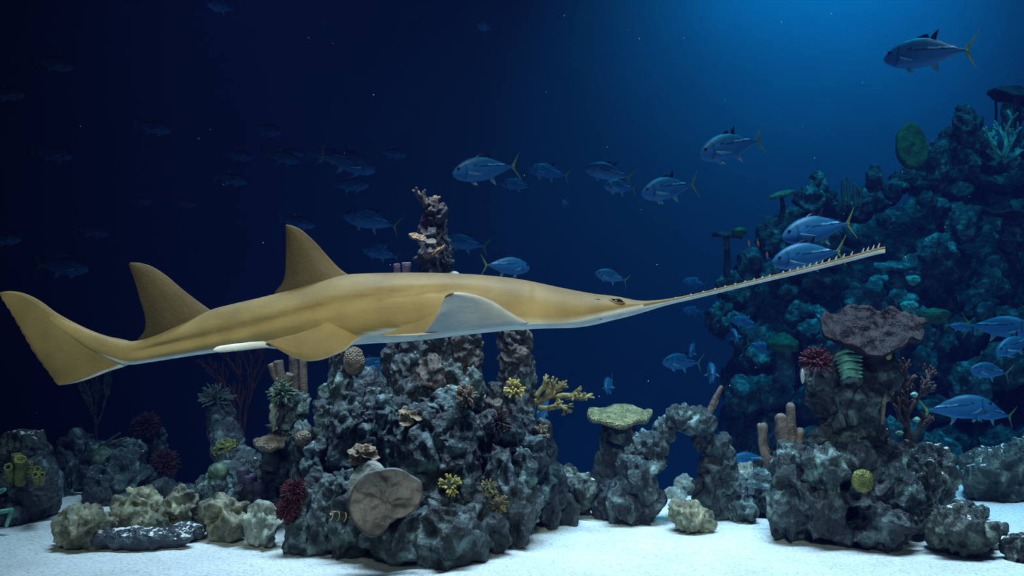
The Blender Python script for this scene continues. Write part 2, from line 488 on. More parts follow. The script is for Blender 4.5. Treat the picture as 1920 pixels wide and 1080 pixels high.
def build_sawfish():
    T = curve([(40, 556), (60, 562), (110, 594), (170, 622), (225, 638), (255, 641), (300, 626), (350, 603), (395, 580), (440, 569), (480, 560), (520, 550), (560, 540), (600, 527), (650, 514), (700, 512), (770, 511), (840, 512), (900, 515), (960, 521), (1000, 528), (1040, 537), (1080, 545), (1120, 552), (1145, 554), (1165, 557), (1185, 562), (1205, 565), (1250, 561), (1300, 551.5), (1420, 523), (1515, 500), (1609, 475.5), (1660, 461)])
    B = curve([(40, 564), (60, 578), (110, 616), (170, 658), (225, 683), (240, 685), (300, 676), (350, 668), (400, 661), (500, 650), (560, 648), (620, 648), (680, 645), (700, 643), (750, 641), (800, 636), (850, 630), (900, 624), (950, 619), (1000, 616), (1040, 614.5), (1080, 614), (1110, 610), (1150, 600), (1180, 593), (1205, 586), (1250, 572), (1300, 561), (1420, 532), (1515, 510), (1609, 486), (1660, 473)])
    N = curve([(40, 560), (60, 570), (110, 606), (170, 642), (240, 668), (300, 655), (400, 630), (500, 612), (600, 600), (700, 592), (800, 594), (900, 600), (985, 604), (1040, 604), (1080, 600), (1110, 592), (1150, 583), (1205, 570), (1250, 563), (1300, 552.5), (1420, 524), (1515, 501), (1609, 477), (1660, 463)])
    Fr = curve([(40, 560), (60, 570), (110, 606), (170, 644), (240, 672), (300, 660), (400, 638), (500, 622), (600, 614), (700, 612), (800, 612), (900, 610), (985, 610), (1040, 609), (1080, 608), (1110, 604), (1150, 596), (1205, 584), (1250, 570), (1300, 560), (1420, 531), (1515, 509), (1609, 485), (1660, 472)])
    Wd = curve([(40, 0.004), (60, 0.006), (110, 0.014), (170, 0.028), (240, 0.052), (300, 0.072), (400, 0.105), (520, 0.16), (650, 0.205), (800, 0.235), (950, 0.25), (1050, 0.235), (1120, 0.18), (1165, 0.125), (1205, 0.085), (1250, 0.068), (1300, 0.062), (1420, 0.056), (1600, 0.05), (1640, 0.047), (1652, 0.036), (1660, 0.010)])
    CB = curve([(40, 600), (110, 640), (240, 681), (300, 671), (400, 655), (500, 645), (640, 641), (690, 624), (720, 618), (800, 610), (900, 606), (985, 604), (1040, 604.5), (1080, 600.5), (1110, 592), (1150, 583), (1205, 571), (1250, 563.5), (1300, 553), (1420, 524.6), (1515, 501.2), (1609, 476), (1660, 460)])
    crease = curve([(230, 665), (380, 633), (474, 612), (569, 586), (632, 570), (726, 553), (852, 543), (960, 552)])
    xs = np.concatenate([np.linspace(40, 1150, 230, endpoint=False), np.linspace(1150, 1660, 150)])
    q = 14
    V, C = [], []
    for x in xs:
        w = float(Wd(x))
        y0 = SY
        a = np.array(P(x, float(T(x)), y0)); b = np.array(P(x, float(N(x)), y0 - w)); c = np.array(P(x, float(B(x)), y0)); d = np.array(P(x, float(Fr(x)), y0 + w))
        e = 0.86 if x < 1000 else 0.92
        cb = CAM_Z - (float(CB(x)) - 540) / F_PX * (y0 - w * 0.9)
        for s0, s1 in ((a, b), (b, c), (c, d), (d, a)):
            for k in range(q):
                t = k / q * math.pi / 2
                top_to_side = s0 is a or s0 is c
                sn, cs = math.sin(t) ** e, math.cos(t) ** e
                pnt = np.empty(3)
                if top_to_side:   # extreme (top/bottom) to side edge
                    pnt[1] = s0[1] + (s1[1] - s0[1]) * sn
                    pnt[2] = s1[2] + (s0[2] - s1[2]) * cs
                else:
                    pnt[1] = s1[1] + (s0[1] - s1[1]) * cs
                    pnt[2] = s0[2] + (s1[2] - s0[2]) * sn
                pnt[0] = a[0] + (x - 960) / F_PX * (pnt[1] - y0)
                py = 540 + (CAM_Z - pnt[2]) * F_PX / pnt[1]
                side = abs(pnt[1] - y0) / (w + 1e-6)
                if 235 < x < 960:
                    dq = py - float(crease(x))
                    fade = min(1, (x - 235) / 60, (960 - x) / 160)
                    if side > 0.25:
                        dip = (0.017 * math.exp(-(dq / 5.5) ** 2) - 0.010 * math.exp(-((dq + 16) / 11.0) ** 2) - 0.006 * math.exp(-((dq - 15) / 9.0) ** 2)) * fade
                        pnt[1] += dip * (1 if pnt[1] < y0 else -1)
                V.append(pnt)
                under = cb - pnt[2]
                if x > 1205:
                    under = 0.01 if (s0 is b or s0 is c) and not (s0 is b and k < 3) else -0.01
                kk = min(1, max(0, under / 0.010 + 0.5))
                bt = min(1, max(0, 1 - (py - float(T(x))) / 60.0))
                col = (BROWN * (1 - bt * 0.7) + BACK * bt * 0.7)
                C.append(tuple(col * (1 - kk) + WHITE * kk))
    R = 4 * q
    Fc = []
    for i in range(len(xs) - 1):
        for j in range(R):
            j2 = (j + 1) % R
            Fc.append((i * R + j, i * R + j2, (i + 1) * R + j2, (i + 1) * R + j))
    Fc.append(tuple(range(R - 1, -1, -1)))
    Fc.append(tuple((len(xs) - 1) * R + j for j in range(R)))
    bvh = BVHTree.FromPolygons([Vector(v) for v in V], Fc)
    mb = MB()
    mb.add(V, Fc, C)

    def addfin(lead, trail, n, m, thick, cf, cbk=None, side=None, rag=0.0):
        v, f, nn = fin3(lead, trail, n, m, thick, None, side, rag)
        cols = [cf(i // m / (n - 1), (i % m) / (m - 1)) for i in range(nn)]
        cols += [(cbk or cf)(i // m / (n - 1), (i % m) / (m - 1)) for i in range(nn)]
        mb.add(v, f, [tuple(c) for c in cols])

    foil = lambda t0, tip=0.35, lead=0.25: (lambda u, s: (t0 * (1 - (1 - tip) * s)) * (0.15 + 0.85 * (min(u / lead, 1) ** 0.5)) * (1 - u) ** 0.6 + 0.0018)
    olive = lambda s, u: BROWN * (0.46 - 0.30 * min(1, u * 1.5) - 0.06 * (1 - s))
    D = lambda pts, Y: [(x, y, Y) for x, y in pts]
    # first dorsal fin
    addfin(D([(660, 520), (636, 503), (615, 481), (590, 453), (566, 432), (550, 424), (537, 421)], SY), D([(522, 560), (514, 550), (527, 534), (534, 515), (536, 480), (536, 448), (535, 424)], SY), 34, 20, foil(0.026), olive)
    # second dorsal fin
    addfin(D([(404, 588), (378, 570), (345, 545), (312, 517), (285, 500), (262, 493), (246, 492)], SY), D([(268, 655), (254, 643), (270, 622), (272, 596), (262, 560), (252, 525), (241, 496)], SY), 34, 20, foil(0.020), lambda s, u: olive(s, u) * 0.72)
    # tail fin
    L = [(112, 722), (135, 719), (165, 711), (205, 696), (240, 684), (262, 662), (246, 641), (200, 630), (160, 615), (110, 589), (75, 564), (45, 550), (20, 546), (2, 548)]
    Tt = [(104, 717), (98, 708), (90, 697), (80, 684), (70, 670), (60, 655), (52, 641), (44, 627), (36, 613), (28, 599), (20, 585), (12, 573), (5, 562), (0, 552)]
    def tailcol(s, u):
        k = min(1, max(0, (0.34 - s) / 0.04)) * min(1, max(0, (0.10 - u) / 0.05))
        base = BROWN * 0.60 * (1 - 0.25 * u)
        return base * (1 - k) + WHITE * 0.8 * k
    addfin(D(L, SY), D(Tt, SY), 60, 22, lambda u, s: 0.012 * (0.12 + 0.88 * min(u / 0.15, 1) ** 0.5) * (1 - u) ** 0.8 + 0.0016, tailcol, rag=0.9)
    # near pectoral fin, raised so that its pale underside shows
    under = lambda s, u: WHITE * (0.96 - 0.10 * (1 - s)) if s < 0.93 else BROWN * 0.22
    upper = lambda s, u: BROWN * 0.85
    pn = np.array((0.12, -0.80, -0.58)); pn /= np.linalg.norm(pn)
    addfin([(992, 604, 3.96), (975, 597, 3.93), (950, 582, 3.89), (925, 566, 3.85), (900, 556, 3.81), (875, 550, 3.77), (856, 548.5, 3.75), (846, 550, 3.74)],
           [(785, 631, 3.98), (793, 624, 3.94), (803, 614, 3.90), (812, 603, 3.86), (819, 590, 3.82), (825, 575, 3.79), (831, 562, 3.76), (837, 554, 3.745)],
           30, 22, lambda u, s: 0.011 * (0.2 + 0.8 * min(u / 0.12, 1) ** 0.5) * (1 - u) ** 0.7 * (1 - 0.5 * s) + 0.002, under, upper, side=-pn)
    # its inner rear lobe, brown top side
    addfin([(840, 575, 3.965), (822, 586, 3.955), (795, 598, 3.955), (765, 609, 3.96), (738, 620, 3.965), (716, 627, 3.97)],
           [(835, 618, 3.95), (815, 624, 3.94), (795, 628, 3.94), (770, 629, 3.945), (745, 629, 3.955), (717, 628.5, 3.965)],
           18, 12, lambda u, s: 0.006 * (1 - 0.6 * u) + 0.002, lambda s, u: BROWN * 0.95 if u < 0.86 else WHITE)
    # far pectoral fin
    addfin([(995, 611, 4.44), (960, 612, 4.60), (920, 613, 4.72), (870, 614, 4.82)], [(800, 618, 4.42), (805, 617, 4.58), (815, 616, 4.70), (830, 615, 4.80)], 14, 10,
           lambda u, s: 0.010 * (1 - u) ** 0.7 + 0.002, upper, under, side=np.array((0, 0.0, -1.0)))
    # near pelvic fin
    addfin([(680, 634, 4.05), (666, 640, 4.00), (650, 655, 3.965), (627, 666, 3.95), (603, 674.5, 3.945), (577, 677, 3.945), (552, 670, 3.955), (527, 658, 3.97), (510, 648, 3.985), (498, 641, 3.99)],
           [(628, 596, 4.03), (618, 600, 4.02), (607, 606, 4.01), (595, 612, 4.00), (580, 618, 3.995), (563, 624, 3.99), (545, 629, 3.99), (528, 633, 3.99), (512, 637, 3.99), (496, 640, 3.99)],
           36, 18, lambda u, s: 0.012 * (0.12 + 0.88 * min(u / 0.25, 1)) * (1 - 0.5 * s) * (1 - 0.6 * u) + 0.002,
           lambda s, u: WHITE * 0.9 if u < 0.035 and s < 0.75 else BROWN * (0.95 + 0.15 * (1 - u)))
    # far pelvic fin
    addfin([(680, 640, 4.35), (630, 655, 4.45), (570, 658, 4.50), (500, 652, 4.46)], [(600, 632, 4.33), (570, 638, 4.38), (535, 643, 4.42), (498, 648, 4.45)], 16, 10,
           lambda u, s: 0.008 * (1 - 0.5 * s) + 0.002, lambda s, u: WHITE * 0.9)
    # slender pale clasper trailing behind the pelvic fin
    pth = spline([P(545, 648, 4.04), P(500, 646, 4.02), (P(455, 650, 4.02)), P(420, 654, 4.03), P(403, 656, 4.03)], 14)
    v, f = tube(pth, [0.012 + 0.004 * math.sin(i / 13 * 3.1) for i in range(12)] + [0.012, 0.007], 10)
    mb.add(v, f, tuple(WHITE * 1.05))

    root = thing('sawfish', 'olive brown sawfish with white belly and long toothed saw snout', 'sawfish', P(820, 645, SY))
    mb.build('body', M['saw'], root)

    def surf(px, py):
        o = Vector((0, 0, CAM_Z)); d = (P(px, py, 4.0) - o).normalized()
        hit, nor, idx, dist = bvh.ray_cast(o, d)
        if nor is not None and nor.dot(d) > 0: nor = -nor
        return hit, nor

    def ellipsoid(name, c, ax, mat, sub=3, parent=root):
        u, f = ico(sub)
        v = np.array(c) + u[:, :1] * np.array(ax[0]) + u[:, 1:2] * np.array(ax[1]) + u[:, 2:3] * np.array(ax[2])
        return link(name, v, f, mat, parent)
    for mirror in (0, 1):
        h, nn = surf(1157, 565)
        if mirror:
            h = Vector((h.x, 2 * SY - h.y, h.z - 0.012)); nn = Vector((nn.x, -nn.y, nn.z))
        t1 = Vector((1, 0, -0.10)).normalized()
        t1 = (t1 - nn * t1.dot(nn)).normalized(); t2 = nn.cross(t1)
        e = ellipsoid('eye', h + nn * 0.001, (t1 * 0.027, t2 * 0.0135, nn * 0.0125), M['eye'])
        ellipsoid('eye_rim', h - nn * 0.004, (t1 * 0.038, t2 * 0.021, nn * 0.012), M['lid'], 3, e)
    h, nn = surf(1119, 561)
    t1 = (Vector((1, 0, 0.05)) - nn * nn.x).normalized(); t2 = nn.cross(t1)
    ellipsoid('spiracle', h, (t1 * 0.015, t2 * 0.004, nn * 0.002), M['eye'])
    h, nn = surf(1125, 599)
    ellipsoid('nostril', h, (Vector((0.008, 0, 0.001)), nn.cross(Vector((1, 0, 0))) * 0.005, nn * 0.0015), M['lid'])
    # rostral teeth, one by one, on both edges
    tx = [1266, 1295, 1318, 1340, 1359, 1378, 1396, 1413, 1428, 1442, 1467, 1480, 1494, 1506, 1517, 1529, 1540, 1553, 1566, 1580, 1595, 1616, 1625, 1635, 1645]
    unit, tf = tube([(0, 0, 0), (0, 0, 0.5), (0, 0, 0.85)], [0.5, 0.42, 0.25], 6)
    for i, x in enumerate(tx):
        k = i / (len(tx) - 1)
        w = float(Wd(x))
        ln = 0.014 + 0.020 * k ** 1.3
        ang = math.radians(18 + 24 * k)
        for side in (-1, 1):
            base = np.array(P(x, float(N(x)) if side < 0 else float(Fr(x)) - 2, SY + side * (w - 0.004)))
            dirv = np.array((0.0, -math.cos(ang), math.sin(ang))) if side < 0 else np.array((0.12, 1.0, 0.1))
            dirv /= np.linalg.norm(dirv)
            u = np.cross(dirv, (1, 0, 0)); u /= np.linalg.norm(u)
            w2 = np.cross(dirv, u)
            r = 0.009
            v = [base + dirv * (p[2] * ln) + u * p[0] * r + w2 * p[1] * r for p in unit]
            link('tooth', v, tf, M['tooth'], root)
build_sawfish()

# ------------------------------------------------------------------ rocks
_seed = [11]
def lump_verts(c, R, sub, knob=1.0, seed=None, tilt=0.0, holes=()):
    """an eroded lump: ellipsoid pushed about by noise measured in metres"""
    _seed[0] += 1
    sd = _seed[0] if seed is None else seed
    u, f = ico(sub)
    R = np.array(R); c = np.array(c)
    rm = float(R.min())
    base = u * R
    nrm = u / R
    nrm /= np.linalg.norm(nrm, axis=1)[:, None]
    q = base + c + sd * 3.71
    big = fbm(q / (1.15 * rm), 2, sd) * 0.34 * rm
    size = min(0.125, rm * 0.75)
    warp = np.stack([vnoise(q / 0.14, 3), vnoise(q / 0.14, 4), vnoise(q / 0.14, 5)], 1)
    qw = (q + warp * 0.055) * np.array((1, 1, 0.62))
    rid = ((1 - np.abs(fbm(qw / (size * 1.35), 3, sd + 2, 0.55)) * 2.2).clip(0, 1) ** 1.6 - 0.45) * size * 0.62 * knob
    kn = (0.5 - worley((q + warp * 0.04) / size, sd)) * size * 0.36 * knob
    fine = fbm(qw / 0.042, 3, sd + 5, 0.6) * 0.020 * min(1.0, rm / 0.1)
    pit = np.clip(0.40 - worley(qw / (size * 0.85), sd + 9), 0, 1) * -size * 1.25 * knob
    v = base + nrm * (big + rid + kn + fine + pit)[:, None]
    if tilt:
        a = math.radians(tilt)
        x, z = v[:, 0].copy(), v[:, 2].copy()
        v[:, 0], v[:, 2] = x * math.cos(a) + z * math.sin(a), -x * math.sin(a) + z * math.cos(a)
    v = v + c
    for h, r, d in holes:      # a cave bored into the lump
        h = np.array(h)
        dist = np.sqrt((v[:, 0] - h[0]) ** 2 + (v[:, 2] - h[2]) ** 2)
        k = np.clip((r - dist) / (r * 0.25), 0, 1) 
        v[:, 1] += k * np.maximum(0, d - v[:, 1])
    return v, f

def lump(cx, cy, rx, ry, Y, mat, name='boulder', parent=None, sub=None, depth=None, knob=1.0, tilt=0.0, holes=()):
    c = P(cx, cy, Y)
    s = Y / F_PX
    R = (rx * s, (depth if depth else 0.85 * min(rx, ry * 1.6)) * s, ry * s)
    if sub is None:
        sub = 5 if max(rx, ry) > 28 else 4
    v, f = lump_verts(c, R, sub, knob, None, tilt, holes)
    return link(name, v, f, M[mat], parent)

def formation(name, label, cat, base, lumps, mats, group=None):
    root = thing(name, label, cat, P(*base), group)
    for k, a in enumerate(lumps):
        mt = a[5] if len(a) > 5 and a[5] else mats[k % len(mats)]
        kw = dict(a[6]) if len(a) > 6 else {}
        nm = kw.pop('name', 'boulder')
        thin = 0.86 if name == 'reef_tower' and k > 4 else 1.0
        if 'tilt' not in kw: kw['tilt'] = ((k * 37) % 29) - 14 if name == 'reef_tower' else 0
        lump(a[0], a[1], a[2] * thin, a[3] * (2 - thin) if thin < 1 else a[3], a[4], mt, nm, root, **kw)
    return root

# the central reef tower
central = formation('reef_tower', 'tall knobbly grey reef tower of stacked rocks behind the sawfish', 'reef', (790, 1040, 5.4), [
    (760, 890, 150, 140, 6.25, 'grey'), (890, 870, 110, 130, 6.3, 'grey'), (690, 850, 105, 140, 6.3, 'grey'), (960, 920, 75, 80, 6.15, 'grey'), (620, 920, 62, 100, 6.1, 'grey'),
    (598, 975, 58, 78, 5.5, 'grey'), (563, 930, 28, 70, 5.7, 'grey'), (560, 1000, 30, 45, 5.45, 'grey'), (660, 990, 52, 58, 5.42, 'grey'), (645, 940, 40, 55, 5.5, 'teal'),
    (755, 1000, 72, 52, 5.32, 'grey'), (840, 1000, 80, 56, 5.30, 'grey'), (790, 950, 80, 45, 5.45, 'grey'), (905, 985, 60, 58, 5.45, 'grey'), (965, 965, 42, 55, 5.55, 'grey'),
    (880, 925, 42, 62, 5.5, 'grey'), (935, 910, 38, 62, 5.55, 'grey'), (975, 905, 32, 60, 5.6, 'teal'), (990, 960, 26, 45, 5.65, 'grey'),
    (575, 850, 30, 52, 5.75, 'teal'), (600, 880, 34, 50, 5.65, 'teal'), (640, 860, 34, 48, 5.6, 'teal'), (612, 800, 34, 44, 5.75, 'teal'), (655, 815, 42, 48, 5.65, 'teal'),
    (700, 850, 40, 58, 5.6, 'teal'), (712, 795, 36, 44, 5.6, 'teal'), (745, 825, 34, 50, 5.55, 'teal'), (800, 830, 58, 60, 5.5, 'teal'), (830, 870, 52, 52, 5.5, 'grey'), (775, 880, 44, 44, 5.5, 'teal'),
    (870, 830, 40, 62, 5.6, 'teal'), (915, 840, 36, 56, 5.65, 'grey'), (950, 830, 34, 44, 5.7, 'grey'), (990, 850, 36, 46, 5.75, 'grey'), (1022, 880, 34, 58, 5.9, 'teal'), (1035, 930, 30, 56, 5.95, 'grey'), (1010, 820, 24, 28, 5.85, 'grey'),
    (662, 765, 34, 32, 5.75, 'teal'), (700, 757, 32, 26, 5.75, 'teal'), (735, 765, 28, 34, 5.7, 'grey'), (676, 785, 18, 18, 5.6, 'grey'),
    (630, 750, 32, 40, 5.85, 'teal'), (637, 705, 25, 46, 5.85, 'teal', {'name': 'pillar'}), (648, 672, 24, 26, 5.85, 'teal'),
    (785, 760, 52, 46, 5.7, 'grey'), (830, 770, 46, 36, 5.65, 'teal'), (760, 712, 32, 44, 5.75, 'grey'), (805, 715, 36, 46, 5.72, 'brown'), (850, 730, 34, 50, 5.75, 'grey'), (885, 745, 26, 50, 5.75, 'teal'),
    (742, 670, 28, 46, 5.85, 'grey'), (778, 655, 30, 44, 5.8, 'teal'), (820, 660, 34, 48, 5.82, 'grey'), (862, 665, 34, 48, 5.85, 'brown'), (888, 690, 18, 30, 5.82, 'brown'), (880, 640, 26, 28, 5.85, 'grey'),
    (815, 610, 50, 60, 6.0, 'grey', {'name': 'pillar'}),
    (812, 545, 36, 60, 6.0, 'grey', {'name': 'pillar'}), (814, 490, 33, 40, 6.0, 'brown', {'name': 'pillar'}), (812, 445, 29, 38, 6.0, 'brown', {'name': 'pillar'}), (812, 408, 24, 30, 6.0, 'brown', {'name': 'pillar'}), (826, 400, 14, 16, 5.95, 'brown'), (836, 470, 14, 40, 5.97, 'grey'),
    (964, 635, 31, 26, 5.95, 'brown', {'name': 'pillar'}), (966, 675, 32, 36, 5.93, 'brown', {'name': 'pillar'}), (962, 720, 33, 36, 5.9, 'grey', {'name': 'pillar'}), (966, 765, 34, 42, 5.88, 'grey', {'name': 'pillar'}), (994, 730, 15, 60, 6.0, 'grey'), (925, 745, 17, 24, 5.85, 'teal'), (930, 790, 30, 34, 5.8, 'brown'), (975, 810, 32, 30, 5.8, 'teal'),
], ['grey'])
formation('rubble_mound', 'low dark rock outcrop at the foot of the tall reef tower, towards the arch', 'rock', (1060, 985, 6.1), [
    (1040, 950, 44, 48, 6.1, 'grey'), (1080, 920, 36, 36, 6.3, 'moss'), (1098, 935, 24, 26, 6.35, 'teal'), (1060, 895, 26, 22, 6.4, 'grey')], ['grey'])

# rock arch with the table coral column
formation('rock_arch', 'small natural arch of stacked grey boulders standing on white sand', 'reef', (1270, 985, 6.15), [
    (1185, 950, 52, 44, 6.15, 'grey'), (1196, 897, 40, 52, 6.12, 'teal'), (1150, 945, 34, 42, 6.3, 'grey'), (1187, 860, 18, 22, 6.15, 'teal'), (1215, 840, 32, 28, 6.2, 'teal'), (1222, 865, 24, 26, 6.2, 'grey'), (1250, 805, 22, 26, 6.25, 'teal'), (1235, 830, 22, 22, 6.25, 'grey'),
    (1292, 786, 44, 26, 6.2, 'teal'), (1322, 795, 22, 20, 6.22, 'teal'), (1318, 825, 22, 22, 6.3, 'grey'), (1352, 838, 24, 28, 6.25, 'teal'), (1342, 868, 30, 40, 6.27, 'grey'), (1338, 915, 36, 46, 6.3, 'grey'), (1340, 950, 38, 34, 6.35, 'grey'), (1360, 885, 20, 44, 6.25, 'teal')], ['grey'])
formation('coral_stump', 'smooth grey rock column flaring at its foot, under the greenish table coral', 'rock', (1160, 965, 6.5), [
    (1165, 850, 38, 78, 6.7, 'grey', {'knob': 0.3}), (1150, 900, 46, 70, 6.7, 'grey', {'knob': 0.3}), (1140, 930, 58, 40, 6.65, 'grey', {'knob': 0.5})], ['grey'])
formation('rubble_heap', 'heap of teal grey rubble between the arch and the bowl coral tower', 'rock', (1405, 965, 6.4), [
    (1395, 905, 32, 30, 6.6, 'pale'), (1420, 930, 42, 42, 6.4, 'teal'), (1370, 950, 30, 30, 6.3, 'grey'), (1395, 955, 30, 26, 6.25, 'teal'), (1440, 900, 28, 40, 6.5, 'teal')], ['teal'])

# the tower under the bowl coral
formation('bowl_coral_tower', 'broad dark rock tower that carries the bowl shaped coral', 'reef', (1580, 1030, 5.55), [
    (1560, 930, 105, 95, 5.95, 'grey', {'holes': [(P(1605, 970, 5.5), 0.062, 5.95)]}), (1660, 930, 80, 90, 5.98, 'grey', {'holes': [(P(1605, 970, 5.5), 0.062, 5.95)]}),
    (1500, 920, 58, 72, 5.75, 'grey'), (1480, 960, 42, 50, 5.7, 'teal'), (1540, 960, 62, 50, 5.65, 'grey', {'holes': [(P(1605, 970, 5.5), 0.062, 5.95)]}), (1610, 965, 52, 58, 5.6, 'grey', {'sub': 5, 'holes': [(P(1605, 970, 5.5), 0.062, 5.95)]}), (1660, 985, 50, 50, 5.5, 'grey', {'holes': [(P(1605, 970, 5.5), 0.062, 5.95)]}), (1680, 940, 44, 60, 5.6, 'teal'), (1640, 905, 46, 44, 5.65, 'grey', {'holes': [(P(1605, 970, 5.5), 0.062, 5.95)]}),
    (1545, 880, 44, 46, 5.6, 'teal'), (1480, 870, 36, 40, 5.8, 'teal'), (1600, 870, 50, 50, 5.7, 'grey'), (1670, 880, 44, 52, 5.75, 'teal'),
    (1715, 905, 44, 62, 5.8, 'moss'), (1745, 890, 40, 52, 6.1, 'moss'), (1715, 940, 36, 36, 5.8, 'moss'), (1765, 910, 26, 36, 6.2, 'moss'), (1700, 860, 30, 28, 6.0, 'moss'), (1725, 985, 16, 14, 5.7, 'grey'),
    (1585, 800, 62, 60, 5.9, 'grey', {'name': 'pillar', 'knob': 0.6}), (1540, 830, 28, 28, 5.85, 'teal'), (1640, 820, 26, 30, 5.9, 'grey'),
    (1588, 740, 74, 48, 5.9, 'grey', {'name': 'pillar', 'knob': 0.6}), (1540, 710, 40, 34, 5.85, 'grey', {'knob': 0.6}), (1590, 702, 52, 36, 5.85, 'grey', {'knob': 0.6}), (1645, 705, 38, 40, 5.85, 'grey', {'knob': 0.6}), (1615, 760, 46, 44, 5.8, 'grey', {'knob': 0.6})], ['grey'])

# the dim reef at the unlit end
formation('dim_reef', 'dim blue grey rock pile behind the tan boulders', 'reef', (200, 950, 6.9), [
    (150, 850, 44, 42, 7.3, 'teal'), (175, 890, 50, 60, 7.2, 'teal'), (130, 900, 40, 50, 7.2, 'grey'), (225, 900, 54, 46, 6.8, 'teal'), (238, 868, 36, 24, 7.0, 'teal'), (245, 842, 28, 20, 7.2, 'teal'), (210, 940, 50, 34, 6.7, 'grey'), (290, 830, 20, 32, 7.4, 'teal'), (300, 900, 26, 36, 7.1, 'grey'), (265, 915, 30, 36, 6.85, 'grey'), (128, 945, 30, 26, 6.95, 'grey'), (310, 935, 36, 30, 6.7, 'grey'), (345, 930, 26, 24, 6.75, 'grey')], ['grey'])
formation('dark_stump', 'dark rounded rock stump topped with yellow tube sponges', 'rock', (55, 985, 6.1), [
    (60, 920, 58, 70, 6.3, 'grey', {'knob': 0.5}), (45, 850, 52, 44, 6.6, 'moss', {'knob': 0.5}), (20, 960, 40, 36, 6.2, 'grey', {'knob': 0.5}), (5, 910, 24, 22, 6.2, 'moss')], ['grey'])
formation('blue_rock_mound', 'mound of blue grey rocks between the tan boulders and the reef tower', 'rock', (450, 960, 6.1), [
    (440, 900, 46, 40, 6.3, 'teal'), (405, 925, 36, 38, 6.1, 'teal'), (470, 880, 34, 34, 6.3, 'teal'), (500, 905, 26, 38, 6.2, 'teal'), (455, 935, 34, 30, 6.05, 'teal'), (505, 950, 22, 30, 5.95, 'teal'), (380, 950, 26, 30, 6.2, 'teal'), (480, 935, 26, 34, 6.0, 'grey'), (520, 930, 20, 40, 6.0, 'grey')], ['teal'])
formation('anemone_post', 'dim leaning rock post crowned by a bushy anemone', 'rock', (420, 850, 7.2), [
    (412, 790, 26, 50, 7.0, 'grey', {'knob': 0.4}), (425, 830, 30, 44, 6.9, 'grey', {'knob': 0.4}), (440, 860, 34, 30, 6.8, 'grey', {'knob': 0.5})], ['grey'])
formation('finger_coral_post', 'narrow dark rock post carrying finger corals beside the reef tower', 'rock', (520, 930, 6.0), [
    (535, 775, 26, 44, 6.0, 'grey'), (528, 830, 28, 50, 6.05, 'grey'), (522, 880, 34, 50, 6.05, 'grey'), (550, 770, 20, 36, 6.0, 'teal'), (570, 760, 14, 22, 5.95, 'teal'), (515, 775, 9, 34, 5.95, 'pale')], ['grey'])

# loose rocks on the sand
for cx, cy, rx, ry, Y, mat, tilt, knob, label in [
    (160, 990, 54, 34, 5.6, 'tan', 4, 1.0, 'mossy tan rock with a cracked flat top lying on sand before the dark stump'),
    (258, 962, 46, 44, 5.9, 'tan', -8, 1.1, 'largest tan boulder with a hollow side, behind the long dark slab'),
    (338, 960, 34, 38, 5.85, 'tan', 10, 1.1, 'pale tan boulder with a smooth knob and a cavity, next to the largest tan boulder'),
    (300, 985, 36, 22, 5.8, 'tan', 0, 0.9, 'low tan stone wedged between the two tan boulders'),
    (262, 1010, 104, 20, 5.55, 'slab', 0, 0.4, 'long flat dark slab dusted with sand lying before the tan boulders'),
    (352, 998, 34, 16, 5.7, 'slab', 0, 0.5, 'short sand dusted slab at the end of the long dark slab'),
    (424, 970, 48, 40, 5.75, 'tan', -6, 1.0, 'greenish brown boulder lying before the blue rock mound'),
    (492, 986, 32, 37, 5.6, 'pale', 5, 1.2, 'pale stone with deep round holes on the sand beside the reef tower'),
    (1297, 969, 46, 26, 5.95, 'tan', 24, 0.9, 'tilted cream coloured stone lying on the sand before the arch'),
    (1285, 915, 22, 26, 7.0, 'pale', 0, 0.3, 'smooth grey green boulder seen through the arch, upright one'),
    (1262, 932, 26, 20, 6.9, 'pale', 0, 0.3, 'smooth grey green boulder seen through the arch, low one'),
    (1805, 995, 64, 46, 5.42, 'moss', 6, 0.8, 'round dark mossy rock dusted with sand between the other mossy rocks'),
    (1868, 898, 62, 54, 6.9, 'moss', 10, 0.8, 'large mossy boulder at the back of the sand patch'),
    (1925, 870, 46, 52, 7.1, 'moss', 0, 0.8, 'mossy boulder behind the large mossy boulder'),
    (1912, 1030, 32, 36, 5.3, 'moss', 0, 0.8, 'rounded mossy rock half out of the picture beside the sand dusted rock'),
    (1770, 946, 26, 13, 6.3, 'moss', 0, 0.8, 'low mossy stone with sand on it beside the bowl coral tower'),
    (1808, 950, 20, 12, 6.4, 'moss', 0, 0.8, 'small mossy stone behind the round sand dusted rock'),
    (1838, 960, 16, 12, 6.3, 'moss', 0, 0.8, 'small dark stone between the round rock and the large mossy boulder'),
    (1868, 990, 22, 12, 5.9, 'moss', 0, 0.8, 'flat dark stone in the sand patch'),
    (1852, 1022, 22, 12, 5.5, 'moss', 0, 0.8, 'dark stone touching the round sand dusted rock'),
]:
    o = lump(cx, cy, rx, ry, Y, mat, 'slab' if mat == 'slab' else 'rock', None, 5, None, knob, tilt)
    tag(o, label, 'rock', 'loose rocks on the sand')

